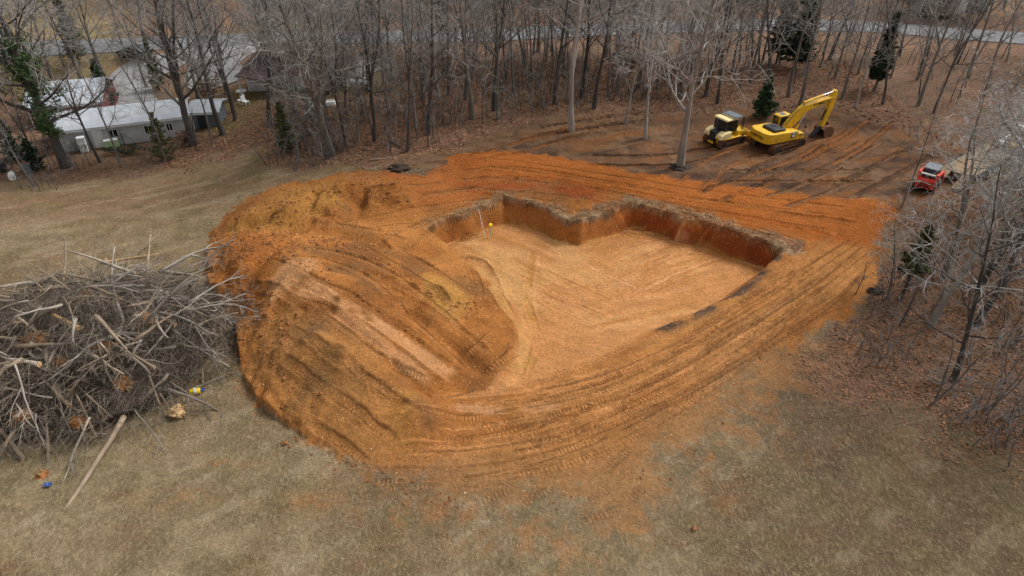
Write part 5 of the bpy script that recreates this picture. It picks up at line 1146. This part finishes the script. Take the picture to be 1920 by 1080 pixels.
def crooked(p, d, ln, n, wander, sag=0.0):
    out = [Vector(p)]; d = Vector(d).normalized()
    for i in range(n):
        d = (d+Vector((rb.gauss(0, wander), rb.gauss(0, wander), rb.gauss(0, wander)-sag))).normalized(); out.append(out[-1]+d*ln/n)
    return out
def on_pile(pl, lift=.03, follow=.8):
    for p in pl:
        z = pile_z(p.x, p.y)+lift
        if p.z < z: p.z = p.z*(1-follow)+z*follow
    return pl
tw = MB()
for k in range(7400):
    a, q = rb.uniform(0, 6.28), math.sqrt(rb.random())*1.06; X, Y = PC.x+PA*q*math.cos(a), PC.y+PB*q*math.sin(a)
    out = Vector((math.cos(a), math.sin(a), 0)); d = out*rb.uniform(-.2, 1.0)+Vector((rb.gauss(0, .8), rb.gauss(0, .8), rb.gauss(-.05, .45)))
    ln = rb.uniform(.4, 1.9); pl = crooked((X, Y, pile_z(X, Y)+rb.uniform(-1.0, .3)), d, ln, 3, .22, .06)
    r = rb.uniform(.006, .017); tw.tube(pl, [r, r*.85, r*.7, r*.4], 3, cap=False)
for k in range(900):     # finer fan of twigs at the right shoulder
    X, Y = PC.x+PA*rb.uniform(.45, 1.05), PC.y+PB*rb.uniform(-.3, .75); pl = crooked((X, Y, pile_z(X, Y)+rb.uniform(0, .3)), (rb.gauss(.5, .5), rb.gauss(.1, .6), rb.gauss(.35, .4)), rb.uniform(.4, 1.3), 3, .2, .04); tw.tube(pl, [.009, .008, .006, .004], 3, cap=False)
tag(tw.build('brush_twigs', M['brush']), 'tangle of fine grey twigs covering the brush pile', 'brush', kind='stuff')
def limb(name, p, d, ln, r, label, m='branch', forks=4, cut=False, group=None, cat='branch', lay=True, sag=.03, wander=.09):
    pl = crooked(p, d, ln, 8, wander, sag)
    if lay: on_pile(pl)
    o0 = pl[0].copy(); o = thing(name, label, cat, o0, 0, group); b = MB(); b.tube([q-o0 for q in pl], [r*(1-.62*i/8) for i in range(9)], 7)
    st = b.build('stem', M[m], o, smooth=True)
    if cut:
        e = (pl[0]-pl[1]).normalized(); MB().tube([e*.004, e*.012], r*.97, 10).build('cut_end', M['cut'], o)
    for k in range(forks):
        i = rb.randint(2, 7); dd = (pl[min(i+1, 8)]-pl[i]).normalized()+Vector((rb.gauss(0, .6), rb.gauss(0, .6), rb.gauss(.1, .4))); l2 = ln*rb.uniform(.2, .45); fp = crooked(pl[i], dd, l2, 5, .15, sag); rr = r*(1-.62*i/8)*.6
        fb = MB(); fb.tube([q-o0 for q in fp], [max(rr*(1-.8*j/5), .006) for j in range(6)], 5)
        for _ in range(4):
            j = rb.randint(1, 4); f2 = crooked(fp[j], (fp[j+1]-fp[j]).normalized()+Vector((rb.gauss(0, .7), rb.gauss(0, .7), rb.gauss(0, .5))), l2*.5, 3, .2, sag); fb.tube([q-o0 for q in f2], [max(rr*.45, .007), .007, .006, .004], 4)
        fb.build('side_branch', M[m], o)
    return o
for k in range(200):
    a, q = rb.uniform(0, 6.28), math.sqrt(rb.random())*.95; X, Y = PC.x+PA*q*math.cos(a), PC.y+PB*q*math.sin(a)
    d = Vector((math.cos(a)*.7+rb.gauss(0, .7), math.sin(a)*.7+rb.gauss(0, .7), rb.gauss(.05, .25)-(.5 if Y < PC.y-2 else 0)))
    limb('dead_branch', (X, Y, pile_z(X, Y)+rb.uniform(0, .25)), d, (rb.uniform(2.8, 5.0) if k % 2 else rb.uniform(1.2, 2.4)), .028+.085*rb.random()**2, ('long' if k % 2 else 'short')+' grey dead branch tangled '+('at the right side' if X > PC.x+3 else 'at the left side' if X < PC.x-2.5 else 'in the middle')+(' front' if Y < PC.y-1.5 else ' back' if Y > PC.y+2 else '')+' of the brush pile', ('branch', 'branch', 'log', 'log', 'brush')[rb.randint(0, 4)], 4, False, 'branches tangled in the brush pile', sag=.05)
for k in range(22):
    a, q = rb.uniform(0, 6.28), math.sqrt(rb.random())*.8; X, Y = PC.x+PA*q*math.cos(a), PC.y+PB*q*math.sin(a)
    limb('log', (X, Y, pile_z(X, Y)+rb.uniform(.0, .3)), Vector((rb.gauss(0, 1), rb.gauss(-.3, .8), rb.gauss(-.05, .35))), rb.uniform(1.3, 3.6), rb.uniform(.08, .16), ('pale' if k % 2 else 'brown')+' thick log jumbled '+('at the right side' if X > PC.x+3 else 'at the left side' if X < PC.x-2.5 else 'in the middle')+(' front' if Y < PC.y-1.5 else ' back' if Y > PC.y+2 else '')+' of the brush pile', 'log_pale' if k % 2 else 'log', 2, True, 'logs jumbled in the brush pile', 'log', True, .02, .05)
def px_limb(name, a, b, r, label, m='log', forks=0, cut=True, cat='log', za=0., zb=0., wander=.02):
    A = Vector(P(a[0], a[1], za)); B = Vector(P(b[0], b[1], zb)); return limb(name, A, B-A, (B-A).length, r, label, m, forks, cut, None, cat, False, 0, wander)
gz = lambda px, py: G(px, py).z
px_limb('log', (232,782), (96,1000), .155, 'long straight log lying on the grass in front of the brush pile', za=.7, zb=.08)
px_limb('log', (150,618), (95,590), .24, 'thick pale log stub near the top of the brush pile', za=2.3, zb=2.3, m='cut')
px_limb('log', (45,862), (-30,770), .13, 'splintered log at the lower left corner of the brush pile', za=.25, zb=1.2)
px_limb('log', (90,870), (88,705), .09, 'upright grey pole leaning against the front of the brush pile', za=.1, zb=1.9)
px_limb('log', (-20,770), (40,725), .13, 'grey log poking out of the left side of the brush pile', za=1.5, zb=1.9)
px_limb('branch', (330,650), (110,690), .085, 'long bent grey branch lying across the middle of the brush pile', 'branch', 3, False, 'branch', 1.9, 2.4, .05)
px_limb('branch', (232,604), (175,470), .09, 'pale forked branch standing up from the top of the brush pile', 'branch', 4, False, 'branch', 2.5, 4.3, .07)
px_limb('branch', (302,605), (438,690), .07, 'pale long branch sloping down the right side of the brush pile', 'branch', 3, False, 'branch', 2.2, .25, .05)
px_limb('branch', (330,742), (430,690), .03, 'thin bare stick reaching from the yellow jug to the clay', 'branch', 1, False, 'branch', .1, .4, .05)
px_limb('branch', (90,715), (300,570), .06, 'slender grey branch slanting up across the brush pile', 'branch', 2, False, 'branch', 2.2, 2.9, .05)
px_limb('branch', (5,680), (150,600), .06, 'pale branch slanting at the upper left of the brush pile', 'branch', 3, False, 'branch', 2.2, 2.6, .06)
px_limb('branch', (200,815), (130,810), .07, 'short grey branch lying low at the front of the brush pile', 'branch', 2, False, 'branch', .3, .6, .06)
px_limb('log', (380,720), (382,690), .10, 'short upright log stub beside the yellow jug', za=.0, zb=.55)
px_limb('log', (180,492), (300,478), .07, 'straight stripped pole lying on the lawn behind the brush pile', 'cut', za=.1, zb=.1)
px_limb('branch', (1650,720), (1605,630), .03, 'thin fallen branch at the right edge of the clay', 'branch', 2, False, 'branch', .06, .06, .08)
px_limb('log', (695,300), (735,295), .12, 'fallen log on leaf litter behind the spoil heap', za=.1, zb=.1)
px_limb('log', (732,265), (765,280), .10, 'broken log leaning at the foot of the crooked tree', za=.1, zb=.25)
px_limb('log', (830,230), (878,235), .09, 'fallen grey log below the forked leaning tree', za=.1, zb=.1)
px_limb('log', (680,280), (705,283), .08, 'short rotten log left of the fallen log', za=.1, zb=.1)
px_limb('log', (1490,255), (1530,248), .09, 'dark log behind the excavator arm', za=.1, zb=.1)
px_limb('branch', (1570,118), (1600,120), .07, 'pale fallen branch on the slope below the road', 'branch', 1, False, 'branch', .08, .08)
px_limb('branch', (1610,197), (1625,186), .06, 'pale broken stick right of the excavator bucket', 'branch', 1, False, 'branch', .08, .08)
px_limb('branch', (1690,175), (1700,168), .06, 'small pale stick on the slope right of the cedar', 'branch', 1, False, 'branch', .08, .08)
for k, (ax, ay, bx2, by2, r, za, zb, lb) in enumerate([(20,650,140,640,.15,3.0,3.2,'thick tan log lying along the upper left of the brush pile'),(250,640,330,590,.12,3.0,3.2,'brown log at the upper right of the brush pile'),(130,760,60,700,.12,1.6,2.6,'brown log slanting down the left front of the brush pile'),
   (290,690,210,640,.10,2.2,3.2,'tan log crossing the centre of the brush pile'),(180,820,150,740,.10,.5,1.9,'broken tan log standing in the front of the brush pile'),(300,760,270,690,.08,.4,1.9,'grey log leaning on the right front of the brush pile'),(20,820,70,760,.1,.6,1.7,'short brown log at the left front of the brush pile'),(350,600,400,640,.08,1.9,1.1,'brown log on the right shoulder of the brush pile')]):
    px_limb('log', (ax, ay), (bx2, by2), r, lb, za=za, zb=zb, wander=.04, forks=2)
def clump(name, loc, rad, m, label, cat, seed, roots=0):
    rg = random.Random(seed); bm = bmesh.new(); bmesh.ops.create_icosphere(bm, subdivisions=3, radius=1)
    for v in bm.verts:
        n = v.co.normalized(); f = 1+.28*float(noise2(np.array(n.x*2+seed), np.array(n.y*2+n.z*1.7), .8, seed+30))*2+.05*rg.gauss(0, 1); v.co = Vector((n.x*rad[0]*f, n.y*rad[1]*f, n.z*rad[2]*f))
    me = bpy.data.meshes.new('soil'); bm.to_mesh(me); bm.free(); me.materials.append(M[m]); o = thing(name, label, cat, loc); link('soil', me, o)
    for k in range(roots):
        d = Vector((rg.gauss(0, 1), rg.gauss(0, 1), rg.gauss(.1, .7))).normalized(); p = Vector((d.x*rad[0], d.y*rad[1], d.z*rad[2]))*.8
        MB().tube([p, p*1.5, p*2+Vector((rg.gauss(0, .1), rg.gauss(0, .1), -.1))], [.035, .02, .007], 5).build('root', M['straw'], o)
for k, (px, py, z, r, lb) in enumerate([(228,722,1.3,.5,'orange brown root ball at the front of the brush pile'),(330,772,.25,.42,'straw coloured root clump lying right of the root ball on grass'),(160,555,2.5,.45,'brown root ball near the top of the brush pile'),
      (110,680,2.2,.4,'dusty root ball at the left middle of the brush pile'),(40,780,1.4,.4,'dark root ball low on the left of the brush pile'),(80,893,.15,.3,'small muddy root end below the upright grey pole'),(60,640,2.6,.55,'large brown root ball at the upper left of the brush pile'),(270,600,2.9,.5,'brown root ball behind the top right of the brush pile'),(190,650,2.9,.45,'brown root ball just above the centre of the brush pile'),(150,790,1.0,.4,'brown root ball low at the centre front of the brush pile')]):
    clump('root_ball', P(px, py, z), (r, r*.9, r*.75), 'straw' if k == 1 else 'rootball', lb, 'root ball', k, 26)
clump('tree_stump', G(748,318)+Vector((0, 0, .1)), (.9, .6, .4), 'debris', 'dark uprooted stump at the back edge of the spoil heap', 'stump', 11, 14)
clump('dirt_mound', G(1275,314), (.9, .8, .25), 'debris', 'dark root collar of soil at the foot of the big pale lone tree', 'dirt', 12, 0)
clump('root_ball', G(1640,548)+Vector((0, 0, .1)), (.5, .35, .22), 'debris', 'dark root clump at the right edge of the clay lane', 'root ball', 14, 6)
# yellow jug and plastic scraps
q = G(368,738); j = thing('yellow_jug', 'bright yellow plastic bucket lying on its side by the brush pile', 'bucket', q+Vector((0, 0, .17)), .35)
MB().tube([(-.26,0,0),(-.24,0,0),(.2,0,0),(.24,0,0)], [.14,.165,.185,.18], 18).build('body', M['can_yellow'], j, smooth=True); MB().tube([(-.05,0,0),(.08,0,0)], [.182,.186], 18, cap=False).build('paper_label', M['white'], j); MB().tube([(.22,-.18,0),(.3,0,.16),(.22,.18,0)], .01, 6).build('handle', M['grey'], j)
for k, (px, py, s, lb) in enumerate([(91,911,.16,'crumpled blue plastic scrap on the grass below the brush pile'),(379,734,.14,'blue plastic scrap beside the yellow bucket')]):
    q = G(px, py); rg = random.Random(k); o = thing('plastic_scrap', lb, 'litter', q+Vector((0, 0, .05)), k); m = MB(); n = 6
    m.add([((i/n-.5)*2*s, (jj/n-.5)*1.4*s, rg.uniform(0, .09)) for i in range(n+1) for jj in range(n+1)], [(i*(n+1)+jj, (i+1)*(n+1)+jj, (i+1)*(n+1)+jj+1, i*(n+1)+jj+1) for i in range(n) for jj in range(n)]); sh = m.build('sheet', M['blue'], o); sm = sh.modifiers.new('thickness', 'SOLIDIFY'); sm.thickness = .01

# ------------------------------------------------------------------ clods, stones, leaves, grass
def scatter_stuff(name, n, test, make, label, cat, m, box, seed):
    rs_ = np.random.RandomState(seed); mb = MB(); X = rs_.uniform(box[0], box[1], n); Y = rs_.uniform(box[2], box[3], n); keep = test(X, Y, rs_); X, Y = X[keep], Y[keep]; Z = zat(X, Y); rg = random.Random(seed)
    for a, b, c in zip(X, Y, Z): make(mb, Vector((a, b, c)), rg)
    return tag(mb.build(name, m), label, cat, kind='stuff')
def rock(mb, p, s, rg):
    o = [Vector((1,0,0)),Vector((-1,0,0)),Vector((0,1,0)),Vector((0,-1,0)),Vector((0,0,1)),Vector((0,0,-.6)),Vector((.6,.6,.5)),Vector((-.6,.5,.5)),Vector((.5,-.6,.5)),Vector((-.6,-.6,.4))]
    v = [p+Vector((q.x*rg.uniform(.7,1.3), q.y*rg.uniform(.7,1.3), q.z*rg.uniform(.6,1.1)))*s for q in o]
    mb.add(v, [(4,6,7),(4,7,9),(4,9,8),(4,8,6),(0,2,6),(2,7,6),(2,1,7),(1,9,7),(1,3,9),(3,8,9),(3,0,8),(0,6,8),(0,5,2),(2,5,1),(1,5,3),(3,5,0)])
Lt = lambda A, X, Y: zat(X, Y, A.reshape(NY, NX))
def near_toe(X, Y, r): d = sdf(X, Y, CLAY); return (np.exp(-((d-.2)/.7)**2)*((X < -2)+.15) > r.rand(len(X))*1.1)
scatter_stuff('clay_clods', 26000, near_toe, lambda mb, p, rg: rock(mb, p, .025+.075*rg.random()**4, rg), 'crumbled orange clods along the toe of the spoil heap', 'clods', M['clod'], (-21.5, 30, 16.5, 59), 1)
def on_heap(X, Y, r): d = sdf(X, Y, CLAY); return (d > .2) & (Lt(hl, X, Y) > .5+r.rand(len(X))) & (r.rand(len(X)) < .5) & (Lt(TM.ravel(), X, Y) < .2) & (Lt(RM.ravel(), X, Y) < .15+.5*(r.rand(len(X)) < .06))
scatter_stuff('heap_clods', 42000, on_heap, lambda mb, p, rg: rock(mb, p, .03+.11*rg.random()**3, rg), 'small brown clods scattered over the spoil heap', 'clods', M['clod'], (-20, 6, 17, 58), 2)
scatter_stuff('pale_stones', 2600, lambda X, Y, r: sdf(X, Y, CLAY) > .3, lambda mb, p, rg: rock(mb, p, .012+.04*rg.random()**3, rg), 'tiny pale stones scattered over the clay', 'stones', M['stone'], (-19, 28, 16, 60), 3)
for k, (px, py, s, lb) in enumerate([(535,833,.16,'orange clod lying alone on the grass below the heap'),(545,838,.08,'small clod right of the lone orange clod'),(1300,993,.13,'orange clod on the grass at the front'),(1107,758,.07,'single pale stone on the clay lane in front')]):
    b_ = MB(); rock(b_, Vector((0, 0, .05)), s, random.Random(k+40)); o = b_.build('clod' if k < 3 else 'stone', M['clod'] if k < 3 else M['stone']); o.location = G(px, py); tag(o, lb, 'clod' if k < 3 else 'stone')
def leafq(mb, p, rg, s0=.05, s1=.11):
    a = Vector((rg.gauss(0, 1), rg.gauss(0, 1), rg.gauss(0, .25))).normalized(); b = a.orthogonal(); b = Vector((-a.y, a.x, rg.gauss(0, .3))).normalized(); s = rg.uniform(s0, s1); p = p+Vector((0, 0, .02+.03*rg.random()))
    mb.add([p-a*s, p+b*s*.6, p+a*s, p-b*s*.6+Vector((0, 0, s*.4))], [(0, 1, 2), (0, 2, 3)])
scatter_stuff('fallen_leaves', 60000, lambda X, Y, r: Lt(litter, X, Y) > r.rand(len(X))*1.1+.1, leafq, 'brown fallen leaves covering the ground under the right hand trees', 'leaves', M['leaf_litter'], (9, 46, 15, 54), 4)
scatter_stuff('fallen_leaves', 60000, lambda X, Y, r: (Lt(litter, X, Y) > r.rand(len(X))*1.1+.1), lambda mb, p, rg: leafq(mb, p, rg, .07, .15), 'brown fallen leaves covering the floor of the wood behind the heap', 'leaves', M['leaf_litter'], (-32, 40, 52, 84), 5)
def blade(mb, p, rg):
    for _ in range(3):
        a = rg.uniform(0, 6.28); w = Vector((math.cos(a), math.sin(a), 0))*.012; t = Vector((rg.gauss(0, .08), rg.gauss(0, .08), rg.uniform(.03, .10))); q = p+Vector((rg.gauss(0, .04), rg.gauss(0, .04), -.01)); mb.add([q-w, q+w, q+t], [(0, 1, 2)])
scatter_stuff('dry_grass', 60000, lambda X, Y, r: (Lt(cl, X, Y) < .3*r.rand(len(X))+.05) & (Lt(litter, X, Y) < .6), blade, 'short dry tufts of grass over the near lawn', 'grass', M['grass'], (-20, 24, 13.5, 29), 6)
def rimgrass(X, Y, r): return Lt(strip, X, Y) > .25+r.rand(len(X))*.6
def tuft(mb, p, rg):
    for _ in range(4):
        a = rg.uniform(0, 6.28); w = Vector((math.cos(a), math.sin(a), 0))*.012; t = Vector((rg.gauss(0, .14), rg.gauss(-.06, .14), rg.uniform(.0, .18))); mb.add([p-w, p+w, p+t], [(0, 1, 2)])
scatter_stuff('rim_grass', 34000, rimgrass, tuft, 'torn dead grass and roots along the rim of the pit', 'grass', M['straw'], (-6, 19, 33, 49), 7)
